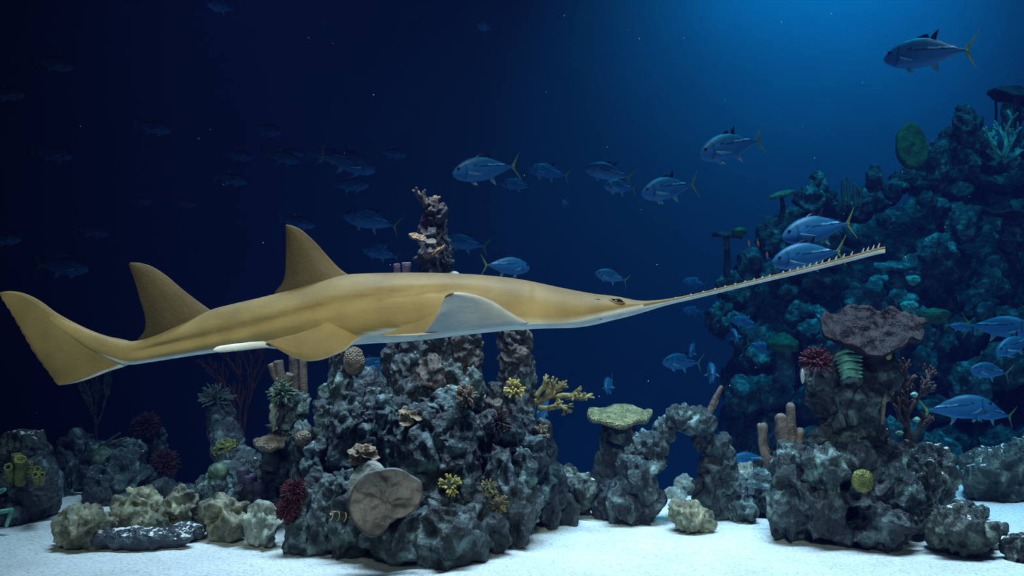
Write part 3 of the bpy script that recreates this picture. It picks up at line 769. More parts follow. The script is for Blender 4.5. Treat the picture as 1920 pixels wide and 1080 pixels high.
# the far reef bank
def reef_bank():
    rg = random.Random(5)
    root = thing('reef_bank', 'hazy teal reef bank rising out of the deep water far behind', 'reef', P(1700, 900, 10.0))
    prof = [(1340, 600), (1380, 520), (1430, 440), (1480, 392), (1530, 345), (1560, 380), (1610, 362), (1645, 345), (1690, 330), (1740, 290), (1790, 245), (1815, 220), (1850, 280), (1885, 262), (1930, 255), (2010, 250), (2200, 300), (2420, 420)]
    px = [p[0] for p in prof]; py = [p[1] for p in prof]
    for cx, cy, rx, ry, Y in [(1850, 560, 190, 250, 10.9), (1700, 640, 190, 240, 10.8), (1560, 700, 170, 260, 10.6), (1960, 480, 150, 220, 11.0), (1480, 760, 120, 200, 10.2), (2120, 560, 200, 230, 11.0), (2290, 660, 160, 200, 11.0)]:
        lump(cx, cy, rx, ry, Y, 'far', 'boulder', root, 5, 120)
    n = 0
    x = 1352.0
    while x < 2360:                       # the crest
        y = float(np.interp(x, px, py))
        r = rg.uniform(18, 34)
        lump(x, y + r * 0.8, r, r * rg.uniform(0.8, 1.3), 9.9 + min(1, (x - 1400) / 600) * 0.5, 'far', 'boulder', root, 4 if r > 25 else 3)
        x += r * 0.95
    for k in range(175):                   # the slope
        x = rg.uniform(1370, 1960) if k < 120 else rg.uniform(1960, 2340)
        y0 = float(np.interp(x, px, py))
        t = rg.random() ** 0.8
        y = y0 + 40 + t * (820 - y0)
        if x < 1500 and y > 560 and rg.random() < 0.5: continue
        r = rg.uniform(18, 46) * (0.8 + 0.4 * t)
        lump(x, y, r, r * rg.uniform(0.7, 1.2), 9.8 - 1.0 * t + rg.uniform(-0.15, 0.25), 'far', 'boulder', root, 4 if r > 30 else 3)
    for cx, cy, rx, ry, Y in [(1815, 235, 17, 40, 9.7), (1800, 222, 12, 24, 9.7), (1812, 300, 24, 60, 9.8), (1778, 270, 16, 34, 9.8), (1535, 350, 18, 30, 9.8), (1520, 375, 24, 24, 9.7), (1640, 335, 14, 28, 9.6), (1900, 215, 18, 40, 9.6), (1760, 310, 22, 50, 9.7)]:
        lump(cx, cy, rx, ry, Y, 'far', 'pillar', root, 4)
    return root
reef_bank()

# ------------------------------------------------------------------ corals and sponges
def dome(name, cx, cy, rx, ry, Y, mat, parent=None, sub=4, amp=0.05, depth=None, seed=1):
    c = np.array(P(cx, cy, Y)); s = Y / F_PX
    u, f = ico(sub)
    R = np.array((rx * s, (depth or 0.85 * min(rx, ry * 1.5)) * s, ry * s))
    n = fbm(u * 2.2 + seed * 5.1, 3, seed)
    v = c + u * R * (1 + amp * n * 2)[:, None]
    return link(name, v, f, M[mat], parent)

def plate(name, c, rx, ry, up, thick, mat, parent=None, ruffle=0.12, bowl=0.15, seed=1, nr=9, na=44, outline=None, droop=0.0, lumpy=0.03):
    """a ruffled plate: centre c, radii in metres along two axes of the plane with normal up"""
    up = Vector(up).normalized()
    ax = Vector((1, 0, 0)); ax = (ax - up * ax.dot(up)).normalized(); ay = up.cross(ax)
    rg = random.Random(seed)
    ph = [rg.uniform(0, 6.28) for _ in range(5)]
    top, bot = [], []
    for i in range(nr):
        t = i / (nr - 1)
        for j in range(na):
            a = 2 * math.pi * j / na
            k = 1 + ruffle * (math.sin(2 * a + ph[0]) * 0.5 + math.sin(3 * a + ph[1]) * 0.4 + math.sin(7 * a + ph[2]) * 0.22 + math.sin(13 * a + ph[4]) * 0.12)
            if outline: k = outline(a)
            h = bowl * t * t * rx + ruffle * t ** 3 * rx * 0.5 * math.sin(5 * a + ph[3]) - droop * t * t * rx
            q = Vector(c) + ax * (rx * k * t * math.cos(a)) + ay * (ry * k * t * math.sin(a)) + up * h
            th = thick * (1 - 0.55 * t)
            top.append(q + up * th * 0.5); bot.append(q - up * th * 0.5)
    tp = np.array([tuple(q) for q in top])
    ht = fbm(tp / (rx * 0.30) + seed * 7.7, 3, seed) * lumpy * rx
    top = [q + up * float(h) for q, h in zip(top, ht)]
    bot = [q + up * float(h) * 0.7 for q, h in zip(bot, ht)]
    V = top + bot
    N = nr * na
    Fc = []
    for i in range(nr - 1):
        for j in range(na):
            j2 = (j + 1) % na
            a, b, c2, d = i * na + j, i * na + j2, (i + 1) * na + j2, (i + 1) * na + j
            Fc.append((a, d, c2, b)); Fc.append((N + a, N + b, N + c2, N + d))
    for j in range(na):
        j2 = (j + 1) % na
        a, b = (nr - 1) * na + j, (nr - 1) * na + j2
        Fc.append((a, N + a, N + b, b))
    return link(name, V, Fc, M[mat], parent)

def stalk(name, p0, p1, r0, r1, mat, parent, seed=3):
    v, f = tube(spline([p0, (Vector(p0) + Vector(p1)) / 2 + Vector((0.01, 0, 0)), p1], 8), np.linspace(r0, r1, 8), 14, 0, 0.16, seed)
    return link(name, v, f, M[mat], parent)

def fingers(name, label, cat, base, tubes, mat, Y, hollow=0.0, part='finger', group=None, rnd=0.10):
    """tubes: list of (x0,y0,x1,y1,r0,r1[,bendx]) in photo pixels at depth Y"""
    root = thing(name, label, cat, P(*base), group)
    for k, t in enumerate(tubes):
        x0, y0, x1, y1, r0, r1 = t[:6]
        bx = t[6] if len(t) > 6 else 0
        dy = t[7] if len(t) > 7 else 0
        s = Y / F_PX
        path = spline([P(x0, y0, Y), P((x0 + x1) / 2 + bx, (y0 + y1) / 2, Y + dy * 0.5), P(x1, y1, Y + dy)], 9)
        v, f = tube(path, np.linspace(r0 * s, r1 * s, 9), 10, hollow, rnd, k)
        link(part, v, f, M[mat], root)
    return root

def branch_tree(mb, p, d, ln, r, depth, rg, spread=0.6, flat=None, nb=3, seg=6, shrink=0.7):
    p = Vector(p); d = Vector(d).normalized()
    e = p + d * ln
    mid = (p + e) / 2 + Vector((rg.uniform(-1, 1), rg.uniform(-1, 1) * (0.3 if flat else 1), rg.uniform(-1, 1))) * ln * 0.08
    v, f = tube(spline([p, mid, e], 5), np.linspace(r, r * 0.72, 5), seg)
    mb.add(v, f)
    if depth <= 0: return
    for k in range(nb):
        nd = d + Vector((rg.uniform(-1, 1), rg.uniform(-1, 1) * (0.15 if flat else 1), rg.uniform(-0.6, 1))) * spread
        branch_tree(mb, p + d * ln * rg.uniform(0.55, 1.0), nd, ln * shrink * rg.uniform(0.75, 1.1), r * 0.7, depth - 1, rg, spread, flat, nb, seg, shrink)

def bush(name, label, cat, base, mains, mat, depth=2, nb=3, spread=0.6, flat=None, seed=1, part='branch', seg=6, shrink=0.7, group=None):
    """a branching colony: every main branch (x0,y0,x1,y1,r,Y) is a part of its own"""
    root = thing(name, label, cat, P(*base), group)
    rg = random.Random(seed)
    for (x0, y0, x1, y1, r, Y) in mains:
        mb = MB()
        a, b = P(x0, y0, Y), P(x1, y1, Y + rg.uniform(-0.05, 0.05))
        branch_tree(mb, a, b - a, (b - a).length, r * Y / F_PX, depth, rg, spread, flat, nb, seg, shrink)
        mb.build(part, M[mat], root)
    return root

def polyps(name, label, cat, cx, cy, r, Y, basemat, tipmat, n=34, seed=1, ln=0.5, up=(0, -1, 0.25), rr=0.13, group=None):
    """a dome base with stubby polyps all over it"""
    s = Y / F_PX
    c = P(cx, cy, Y)
    root = thing(name, label, cat, c, group)
    dome('base', cx, cy, r * 0.62, r * 0.6, Y, basemat, root, 3, 0.08, None, seed)
    mb = MB()
    rg = random.Random(seed)
    upv = Vector(up).normalized()
    k = 0
    while k < n:
        d = Vector((rg.gauss(0, 1), rg.gauss(0, 1), rg.gauss(0, 1))).normalized()
        if d.dot(upv) < 0.05: continue
        p0 = c + d * r * s * 0.45
        p1 = c + d * r * s * (0.45 + ln * rg.uniform(0.8, 1.15))
        v, f = tube([p0, (p0 + p1) / 2, p1], [r * s * rr * 0.8, r * s * rr * 0.9, r * s * rr], 6)
        mb.add(v, f); k += 1
    o = mb.build('polyps', M[tipmat], root)
    o['kind'] = 'stuff'
    return root

def tuft(name, label, cat, cx, cy, r, Y, mat, n=70, seed=1, rr=0.035, bend=0.3, up=(0, -0.2, 1), half=0.0, group=None, part='tentacles', basemat=None):
    s = Y / F_PX
    c = P(cx, cy, Y)
    root = thing(name, label, cat, c, group)
    dome('base', cx, cy, r * 0.34, r * 0.26, Y, basemat or mat, root, 3, 0.08, None, seed)
    mb = MB(); rg = random.Random(seed); upv = Vector(up).normalized(); k = 0
    while k < n:
        d = Vector((rg.gauss(0, 1), rg.gauss(0, 1), rg.gauss(0, 1))).normalized()
        if d.dot(upv) < half: continue
        b = Vector((rg.gauss(0, 1), rg.gauss(0, 1), rg.gauss(0, 1))) * bend * 0.35
        L = r * s * rg.uniform(0.75, 1.05)
        v, f = tube(spline([c + d * L * 0.15, c + (d + b) * L * 0.6, c + (d + b * 0.6 + Vector((0, 0, -0.05))) * L], 5), np.linspace(r * s * rr * 1.2, r * s * rr * 0.7, 5), 5)
        mb.add(v, f); k += 1
    o = mb.build(part, M[mat], root)
    o['kind'] = 'stuff'
    return root

def mesh_thing(o, label, cat, group=None):
    return tag(o, label, cat, group)

# --- on the central tower
mesh_thing(dome('brain_coral', 664, 678, 21, 27, 5.75, 'brain', amp=0.05, seed=2), 'round brown brain coral on the pillar below the pelvic fin', 'coral')
s = 5.2 / F_PX
def disc_outline(a):
    pts = [(792, 935), (790, 906), (766, 892), (740, 881), (712, 885), (685, 891), (668, 908), (655, 935), (657, 960), (672, 985), (697, 1003), (715, 1000), (733, 979), (746, 970), (770, 962)]
    q = sorted([(math.atan2(941 - y, x - 722) % 6.2832, math.hypot(x - 722, y - 941) / 64.0) for x, y in pts])
    q = [(q[-1][0] - 6.2832, q[-1][1])] + q + [(q[0][0] + 6.2832, q[0][1])]
    return float(np.interp(a % 6.2832, [t[0] for t in q], [t[1] for t in q]))
pc = thing('plate_coral', 'large round brown plate coral facing outwards at the foot of the reef tower', 'coral', P(722, 1003, 5.15))
plate('plate', P(722, 941, 5.1), 63 * s, 66 * s, (0.05, -0.93, 0.36), 0.03, 'plate', pc, 0.02, 0.05, 4, 14, 90, disc_outline, lumpy=0.06)
plate('plate', P(692, 915, 5.22), 44 * s, 50 * s, (-0.35, -0.85, 0.36), 0.03, 'pale', pc, 0.05, 0.05, 5, 8, 40)
stalk('stalk', P(735, 930, 5.12), P(745, 925, 5.45), 0.06, 0.09, 'plate', pc)

def ruffle_coral(name, label, cx, cy, r, Y, mat, seed, n=5, up=(0, -0.6, 0.8), cat='coral'):
    s = Y / F_PX
    root = thing(name, label, cat, P(cx, cy + r * 0.6, Y))
    rg = random.Random(seed)
    for k in range(n):
        a = k / n * 6.28
        u = (Vector(up) + Vector((math.cos(a), -0.2, math.sin(a))) * 0.55).normalized()
        plate('fold', P(cx + math.cos(a) * r * 0.42, cy - math.sin(a) * r * 0.34, Y + rg.uniform(-0.02, 0.02)), r * 0.62 * s, r * 0.5 * s, u, 0.010, mat, root, 0.30, 0.45, seed + k, 7, 32)
    return root
ruffle_coral('folded_coral', 'pale brown folded coral perched above the round plate coral', 680, 855, 27, 5.32, 'ruffle', 3)
ruffle_coral('cup_coral', 'open brown cup coral with a thin yellow rim in the middle of the reef tower', 768, 783, 24, 5.45, 'ruffle', 8, 3)
polyps('polyp_coral', 'round cluster of bright yellow polyps low on the reef tower', 'coral', 844, 910, 24, 5.35, 'leaf', 'yellow', 46, 1, 0.45, rr=0.09)
polyps('polyp_coral', 'pale yellow polyp cluster high on the brown pillar of the reef tower', 'coral', 964, 730, 20, 5.72, 'dark', 'yellow', 30, 2, 0.55)
polyps('polyp_coral', 'small orange brown polyp cluster on the shoulder under the staghorn coral', 'coral', 1016, 812, 16, 5.75, 'stag', 'ruffle', 26, 3, 0.55)
polyps('polyp_coral', 'brown and cream polyp patch beside the upper middle of the tower', 'coral', 874, 742, 22, 5.58, 'dark', 'ruffle', 40, 4, 0.5, rr=0.10)
polyps('polyp_coral', 'dull yellow polyp patch near the tower foot', 'coral', 916, 915, 18, 5.38, 'leaf', 'stag', 34, 5, 0.5, rr=0.10)
polyps('polyp_coral', 'mustard coloured polyp patch under the dull yellow one', 'coral', 936, 945, 19, 5.38, 'dark', 'stag', 34, 6, 0.5, rr=0.10)
tuft('red_sponge', 'dark red fuzzy tuft on the tower edge, upper of the two', 'sponge', 552, 922, 26, 5.45, 'red', 380, 2, 0.05, 0.3, (0, -1, 0.4), -0.2)
tuft('red_sponge', 'dark red fuzzy tuft on the tower edge, lower of the two', 'sponge', 540, 955, 24, 5.42, 'red', 380, 3, 0.05, 0.3, (0, -1, 0.4), -0.2)
tuft('feather_coral', 'dark brown bristly coral below the yellow polyps of the pillar', 'coral', 935, 792, 26, 5.62, 'dark', 120, 5, 0.05, 0.4, (0, -1, 0.3), -0.1)
bush('staghorn_coral', 'yellow brown staghorn coral reaching out from the reef tower', 'coral', (1005, 760, 5.95), [
    (1000, 755, 1035, 742, 7, 5.95), (1005, 745, 1022, 722, 6, 5.9), (1025, 745, 1052, 728, 6, 5.95), (1040, 745, 1072, 742, 6, 5.95), (1010, 765, 1040, 764, 6, 5.9), (1060, 745, 1086, 748, 5, 5.95), (1045, 755, 1062, 766, 5, 5.9)],
    'stag', 2, 4, 0.75, None, 4, 'branch', 6, 0.62)
fingers('tube_sponge', 'pair of mauve tube sponges peeking over the back of the sawfish', 'sponge', (755, 545, 6.0), [(748, 545, 744, 496, 6, 6.5), (764, 545, 762, 494, 6, 9)], 'mauve', 6.0, 0.6, 'tube')
mesh_thing(dome('white_coral', 848, 517, 15, 9, 5.98, 'white', amp=0.08, seed=4), 'small white coral knob behind the back of the sawfish', 'coral')
bush('branch_coral', 'knobbly branch coral slanting up from the top of the reef column', 'coral', (810, 400, 6.0), [(812, 402, 795, 378, 9, 5.97), (800, 388, 786, 368, 7, 5.97), (790, 374, 779, 360, 5, 5.97), (800, 386, 795, 366, 4, 5.95)], 'finger', 1, 4, 0.8, None, 6, 'branch', 7, 0.45)
fingers('stub_coral', 'short stub coral with an orange tip at the column top', 'coral', (815, 400, 6.0), [(816, 402, 816, 372, 7, 6), (818, 376, 824, 370, 3, 2.5), (832, 425, 836, 414, 3, 3)], 'ruffle', 5.98, 0)
s6 = 5.85 / F_PX
mesh_thing(plate('shelf_coral', P(783, 446, 5.85), 17 * s6, 9 * s6, (0.35, -0.62, 0.7), 0.03, 'orange', None, 0.12, 0.1, 3), 'orange brown shelf coral jutting from the side of the reef column', 'coral')
mesh_thing(plate('shelf_coral', P(817, 474, 5.82), 22 * s6, 7 * s6, (-0.55, -0.42, 0.72), 0.03, 'orange', None, 0.15, 0.1, 4), 'slanting orange ledge coral across the front of the reef column', 'coral')
mesh_thing(plate('shelf_coral', P(806, 455, 5.83), 14 * s6, 8 * s6, (0.2, -0.5, 0.8), 0.02, 'finger', None, 0.2, 0.2, 6), 'small brown ledge coral above the slanting orange one', 'coral')

# --- finger coral post and its neighbours
fingers('finger_coral', 'spread brown finger coral on the narrow post beside the tower', 'coral', (535, 725, 5.95), [(530, 724, 508, 683, 8, 6.5, -3), (528, 722, 522, 678, 9, 9.5), (535, 724, 544, 702, 8, 8), (524, 700, 516, 690, 5, 5)], 'finger', 5.95, 0.45)
fingers('finger_coral', 'pair of tall straight brown tube fingers behind the spread finger coral', 'coral', (558, 790, 6.1), [(554, 790, 550, 660, 10, 9), (570, 780, 568, 672, 9, 7.5)], 'finger', 6.08, 0.4)
tuft('leafy_coral', 'dark green leafy coral under the spread finger coral', 'coral', 528, 738, 26, 5.9, 'leaf', 130, 8, 0.09, 0.4, (0, -0.5, 0.7), -0.3)
def table(name, label, cx, cy, rx, Y, mat, foot_py, up=(0, -0.35, 0.93), ry=None, thick=0.05, seed=1, ruffle=0.14, bowl=-0.02, smat='grey', sr=0.10, cat='coral'):
    s = Y / F_PX
    root = thing(name, label, cat, P(cx, foot_py, Y))
    plate('plate', P(cx, cy, Y), rx * s, (ry or rx * 0.75) * s, up, thick, mat, root, ruffle, bowl, seed, 12, 56, lumpy=0.10)
    stalk('stalk', P(cx, foot_py, Y), P(cx, cy + 4 + rx * sr, Y), rx * s * sr * 1.5, rx * s * sr * 1.2, smat, root)
    return root
table('table_coral', 'small brown table coral on a dark stalk before the finger coral post', 507, 830, 31, 5.9, 'brain', 880, thick=0.06, seed=5, sr=0.34)
mesh_thing(dome('brain_coral', 568, 822, 16, 15, 5.68, 'brain', amp=0.1, seed=6), 'small brown knob of brain coral on the shoulder of the reef tower', 'coral')
mesh_thing(dome('brain_coral', 410, 884, 20, 17, 6.05, 'leaf', amp=0.05, seed=7), 'round grey green brain coral on the blue rock mound', 'coral')
fingers('purple_tube', 'short purple tube sponges clustered on the blue rock mound', 'sponge', (480, 925, 5.95), [(488, 935, 487, 905, 14, 14), (470, 918, 468, 893, 13, 14), (490, 955, 488, 930, 14, 15), (458, 905, 455, 880, 12, 12)], 'purple', 5.95, 0.6, 'tube')
tuft('anemone', 'bushy grey green anemone on the leaning rock post', 'anemone', 405, 752, 34, 7.0, 'anem', 110, 4, 0.05, 0.35, (0, -0.2, 1), 0.0)
ruffle_coral('leaf_sponge', 'dim yellow green leaf sponge at the foot of the anemone post', 427, 845, 26, 6.75, 'lime', 12, 4, (0, -0.9, 0.4), 'sponge')
bush('sea_fan', 'dark red sea fan in the gloom behind the finger coral post', 'sea fan', (455, 860, 7.4), [(455, 860, 450, 790, 5, 7.4), (450, 820, 430, 740, 4, 7.4), (455, 820, 468, 730, 4, 7.4), (452, 800, 452, 710, 4, 7.4)], 'redfan', 3, 3, 0.45, True, 9, 'branch', 4, 0.7)

# --- the dim end
fingers('tube_sponge', 'cluster of yellow tube sponges on the dark rock stump', 'sponge', (40, 900, 6.1), [(38, 905, 38, 862, 11, 12, 0, -0.1), (20, 900, 15, 876, 8, 8, 0, -0.15), (34, 890, 30, 852, 9, 9), (66, 905, 70, 880, 7, 8, 0, -0.1), (68, 905, 66, 890, 7, 7, 0, -0.18), (78, 905, 79, 890, 6, 6, 0, -0.15), (55, 890, 56, 866, 6, 6)], 'lime', 6.1, 0.55, 'tube')
mesh_thing(dome('sponge_mound', 195, 862, 24, 24, 7.0, 'leaf', amp=0.12, seed=9), 'dull green sponge mound on the dim reef', 'sponge')
bush('sea_fan', 'faint dark sea fan standing above the dim reef', 'sea fan', (185, 830, 7.6), [(180, 835, 178, 775, 4, 7.6), (180, 800, 160, 745, 3, 7.6), (180, 800, 200, 740, 3, 7.6), (178, 790, 180, 725, 3, 7.6)], 'anem', 3, 3, 0.45, True, 3, 'branch', 4, 0.7)
fingers('twig_coral', 'dim spray of thin coral twigs leaning over the dim reef', 'coral', (190, 845, 7.1), [(185, 838, 230, 822, 3, 1.6), (190, 836, 225, 812, 3, 1.6), (195, 838, 238, 820, 3, 1.6), (188, 832, 212, 826, 3, 1.6)], 'anem', 7.1)
tuft('red_soft_coral', 'dark red soft coral mound on the dim reef, upper one', 'coral', 275, 800, 28, 7.3, 'redfan', 420, 6, 0.055, 0.3, (0, -0.6, 0.8), -0.4)
tuft('red_soft_coral', 'dark red soft coral mound on the dim reef, lower one', 'coral', 308, 868, 28, 7.0, 'redfan', 420, 7, 0.055, 0.3, (0, -0.6, 0.8), -0.4)
fingers('pale_branch', 'pale teal bent coral branch at the foot of the dark stump', 'coral', (5, 985, 5.9), [(-12, 962, 22, 956, 5, 4, 0), (22, 957, 12, 985, 4, 3.5), (-8, 925, 8, 918, 5, 4)], 'tealc', 5.85)

# --- arch and table coral
table('table_coral', 'broad greenish brown table coral on the smooth grey column', 1162, 783, 60, 6.6, 'table', 830, (0.02, -0.22, 0.97), 46, 0.085, 2, 0.13, 0.06, 'grey', 0.32)
fingers('finger_coral', 'single brown finger coral leaning from the top of the arch', 'coral', (1325, 790, 6.25), [(1325, 792, 1352, 727, 8, 4.5, -3), (1338, 765, 1345, 752, 4, 3)], 'finger', 6.25, 0)
fingers('finger_coral', 'forked brown finger coral on the shoulder of the bowl coral tower', 'coral', (1445, 870, 5.95), [(1448, 880, 1432, 800, 9, 8, -9), (1440, 850, 1424, 798, 6, 5, -3), (1450, 868, 1478, 838, 8, 7, 4)], 'finger', 5.95, 0.0)
fingers('finger_coral', 'thick knobby brown finger coral behind the forked one', 'coral', (1480, 860, 6.05), [(1478, 870, 1464, 785, 15, 11, -3), (1484, 865, 1482, 762, 14, 8, 0), (1490, 862, 1500, 810, 12, 9, 2)], 'finger', 6.05, 0.0, rnd=0.25)

# --- bowl coral tower
sb = 5.75 / F_PX
bc = thing('bowl_coral', 'wide dark brown bowl shaped coral crowning the rock tower', 'coral', P(1640, 680, 5.8))
plate('bowl', P(1630, 634, 5.75), 86 * sb, 80 * sb, (-0.08, -0.52, 0.85), 0.05, 'bowl', bc, 0.14, 0.26, 7, 16, 72, lumpy=0.22)
plate('lobe', P(1700, 612, 5.85), 36 * sb, 20 * sb, (-0.25, -0.35, 0.9), 0.04, 'bowl', bc, 0.15, 0.12, 9, 8, 36, lumpy=0.12)
stalk('stalk', P(1645, 692, 5.8), P(1636, 652, 5.80), 0.09, 0.12, 'bowl', bc)
tuft('red_coral', 'dark red bushy coral on the tower beside the bowl coral', 'coral', 1530, 680, 32, 5.7, 'red', 170, 11, 0.075, 0.35, (0, -0.4, 0.9), -0.1)
gc = thing('striped_coral', 'teal green coral with wavy ridges under the bowl coral', 'coral', P(1592, 700, 5.8))
for k in range(7):
    y = 660 + k * 7.5
    v, f = tube(spline([P(1565 + k * 2, y + 6, 5.72), P(1590, y - 4 + (k % 2) * 3, 5.66), P(1616, y + 1, 5.70)], 10), [0.006, 0.011, 0.014, 0.015, 0.015, 0.015, 0.014, 0.012, 0.010, 0.006], 8)
    link('ridge', v, f, M['tealc'], gc)
dome('base', 1592, 682, 30, 24, 5.82, 'tealc', gc, 4, 0.06, 18, 3)
mesh_thing(dome('knob_sponge', 1662, 664, 10, 13, 5.72, 'yellow', amp=0.08, seed=3), 'small yellow edged knob sponge beside the stalk of the bowl coral', 'sponge')
mesh_thing(dome('lime_sponge', 1617, 902, 21, 22, 5.42, 'lime', amp=0.08, seed=4, depth=10), 'round lime yellow sponge on the front of the bowl coral tower', 'sponge')
fingers('pale_finger', 'slender cream coral finger hanging on the side of the bowl coral tower', 'coral', (1655, 795, 5.65), [(1654, 795, 1658, 742, 3, 5)], 'ruffle', 5.7)
bush('tree_coral', 'dark brown tree coral standing beside the bowl coral tower', 'coral', (1700, 850, 6.0), [(1700, 850, 1698, 770, 8, 6.05), (1700, 800, 1675, 740, 7, 6.05), (1698, 780, 1728, 735, 6, 6.05), (1698, 770, 1692, 710, 7, 6.05), (1705, 830, 1735, 790, 6, 6.05), (1728, 740, 1742, 705, 6, 6.05)], 'dark', 2, 4, 0.8, None, 13, 'branch', 6, 0.55)
for x, y, lab in [(1714, 740, 'upper'), (1718, 787, 'middle'), (1686, 812, 'lower')]:
    mesh_thing(dome('teal_polyp', x, y, 7, 5, 5.95, 'tealc', sub=3, amp=0.2, seed=x), 'bright teal polyp on the dark tree coral, %s one' % lab, 'coral')

# --- on the far reef bank
mesh_thing(plate('fan_sponge', P(1707, 276, 9.5), 30 * 9.5 / F_PX, 46 * 9.5 / F_PX, (0.2, -0.95, 0.15), 0.12, 'barrel', None, 0.06, 0.12, 3, lumpy=0.10), 'upright olive fan sponge standing on the crest of the reef bank', 'sponge')
_t = table('table_coral', 'dark wide table coral with thin stalk topping the reef bank', 1905, 172, 50, 9.2, 'bowl', 265, (0.25, -0.12, 0.96), 40, 0.10, 6, 0.14, -0.25, 'far', 0.08)
stalk('stalk', P(1866, 240, 9.3), P(1866, 178, 9.25), 0.013, 0.010, 'dark', _t)
bush('bright_coral', 'bright teal branching coral on the upper reef bank', 'coral', (1885, 300, 9.0), [(1880, 300, 1900, 262, 5, 9.0), (1880, 298, 1885, 250, 5, 9.0), (1878, 296, 1858, 262, 5, 9.0), (1882, 304, 1905, 292, 5, 9.0), (1876, 300, 1862, 290, 5, 9.0)], 'tealc', 2, 4, 0.6, None, 21, 'branch', 5, 0.6)
table('shelf_coral', 'dark shelf coral with a bright edge jutting from the reef bank', 1895, 402, 46, 8.9, 'bowl', 450, (0.05, -0.08, 0.99), 34, 0.08, 8, 0.1, 0.05, 'far', 0.3)
table('table_coral', 'small yellow tipped table coral at the near end of the reef bank', 1466, 363, 24, 9.4, 'table', 410, (-0.25, -0.12, 0.96), 18, 0.06, 9, 0.12, -0.1, 'far', 0.14)
table('table_coral', 'dark flat table coral on the lowest step of the reef bank', 1362, 440, 28, 9.3, 'dark', 520, (0.05, -0.08, 0.99), 22, 0.07, 10, 0.12, -0.05, 'far', 0.16)
mesh_thing(dome('green_coral', 1387, 434, 15, 8, 9.1, 'greent', amp=0.1, seed=5), 'green coral cushion at the tip of the dark flat table coral', 'coral')
mesh_thing(dome('green_coral', 1750, 592, 30, 14, 8.4, 'greent', amp=0.12, seed=6), 'long green coral cushion behind the bowl coral', 'coral')
table('mushroom_coral', 'dim green topped mushroom coral in front of the deep water', 1468, 640, 28, 8.8, 'greent', 720, (0, -0.15, 0.98), 24, 0.16, 12, 0.08, -0.3, 'far', 0.5)
mesh_thing(dome('teal_cushion', 1712, 525, 14, 9, 8.7, 'tealc', amp=0.15, seed=7), 'bright teal coral cushion on the face of the reef bank', 'coral')
mesh_thing(dome('teal_cushion', 1705, 575, 16, 12, 8.5, 'tealc', amp=0.15, seed=8), 'teal coral cushion just behind the rim of the bowl coral', 'coral')
fingers('finger_coral', 'row of hazy finger corals on the saddle of the reef bank', 'coral', (1595, 385, 9.5), [(1582, 390, 1580, 340, 4, 3), (1592, 390, 1590, 333, 4, 3), (1604, 392, 1602, 345, 4, 3), (1612, 390, 1616, 350, 4, 3)], 'finger', 9.5)
table('ledge_coral', 'hazy ledge coral low on the reef bank', 1680, 500, 38, 8.9, 'far', 540, (0.0, -0.2, 0.97), 26, 0.08, 14, 0.15, 0.0, 'far', 0.3)

mesh_thing(dome('pale_shell', 1505, 706, 4, 14, 5.66, 'white', sub=3, amp=0.08, seed=2), 'slim pale shell stuck under the dark red bushy coral', 'shell')

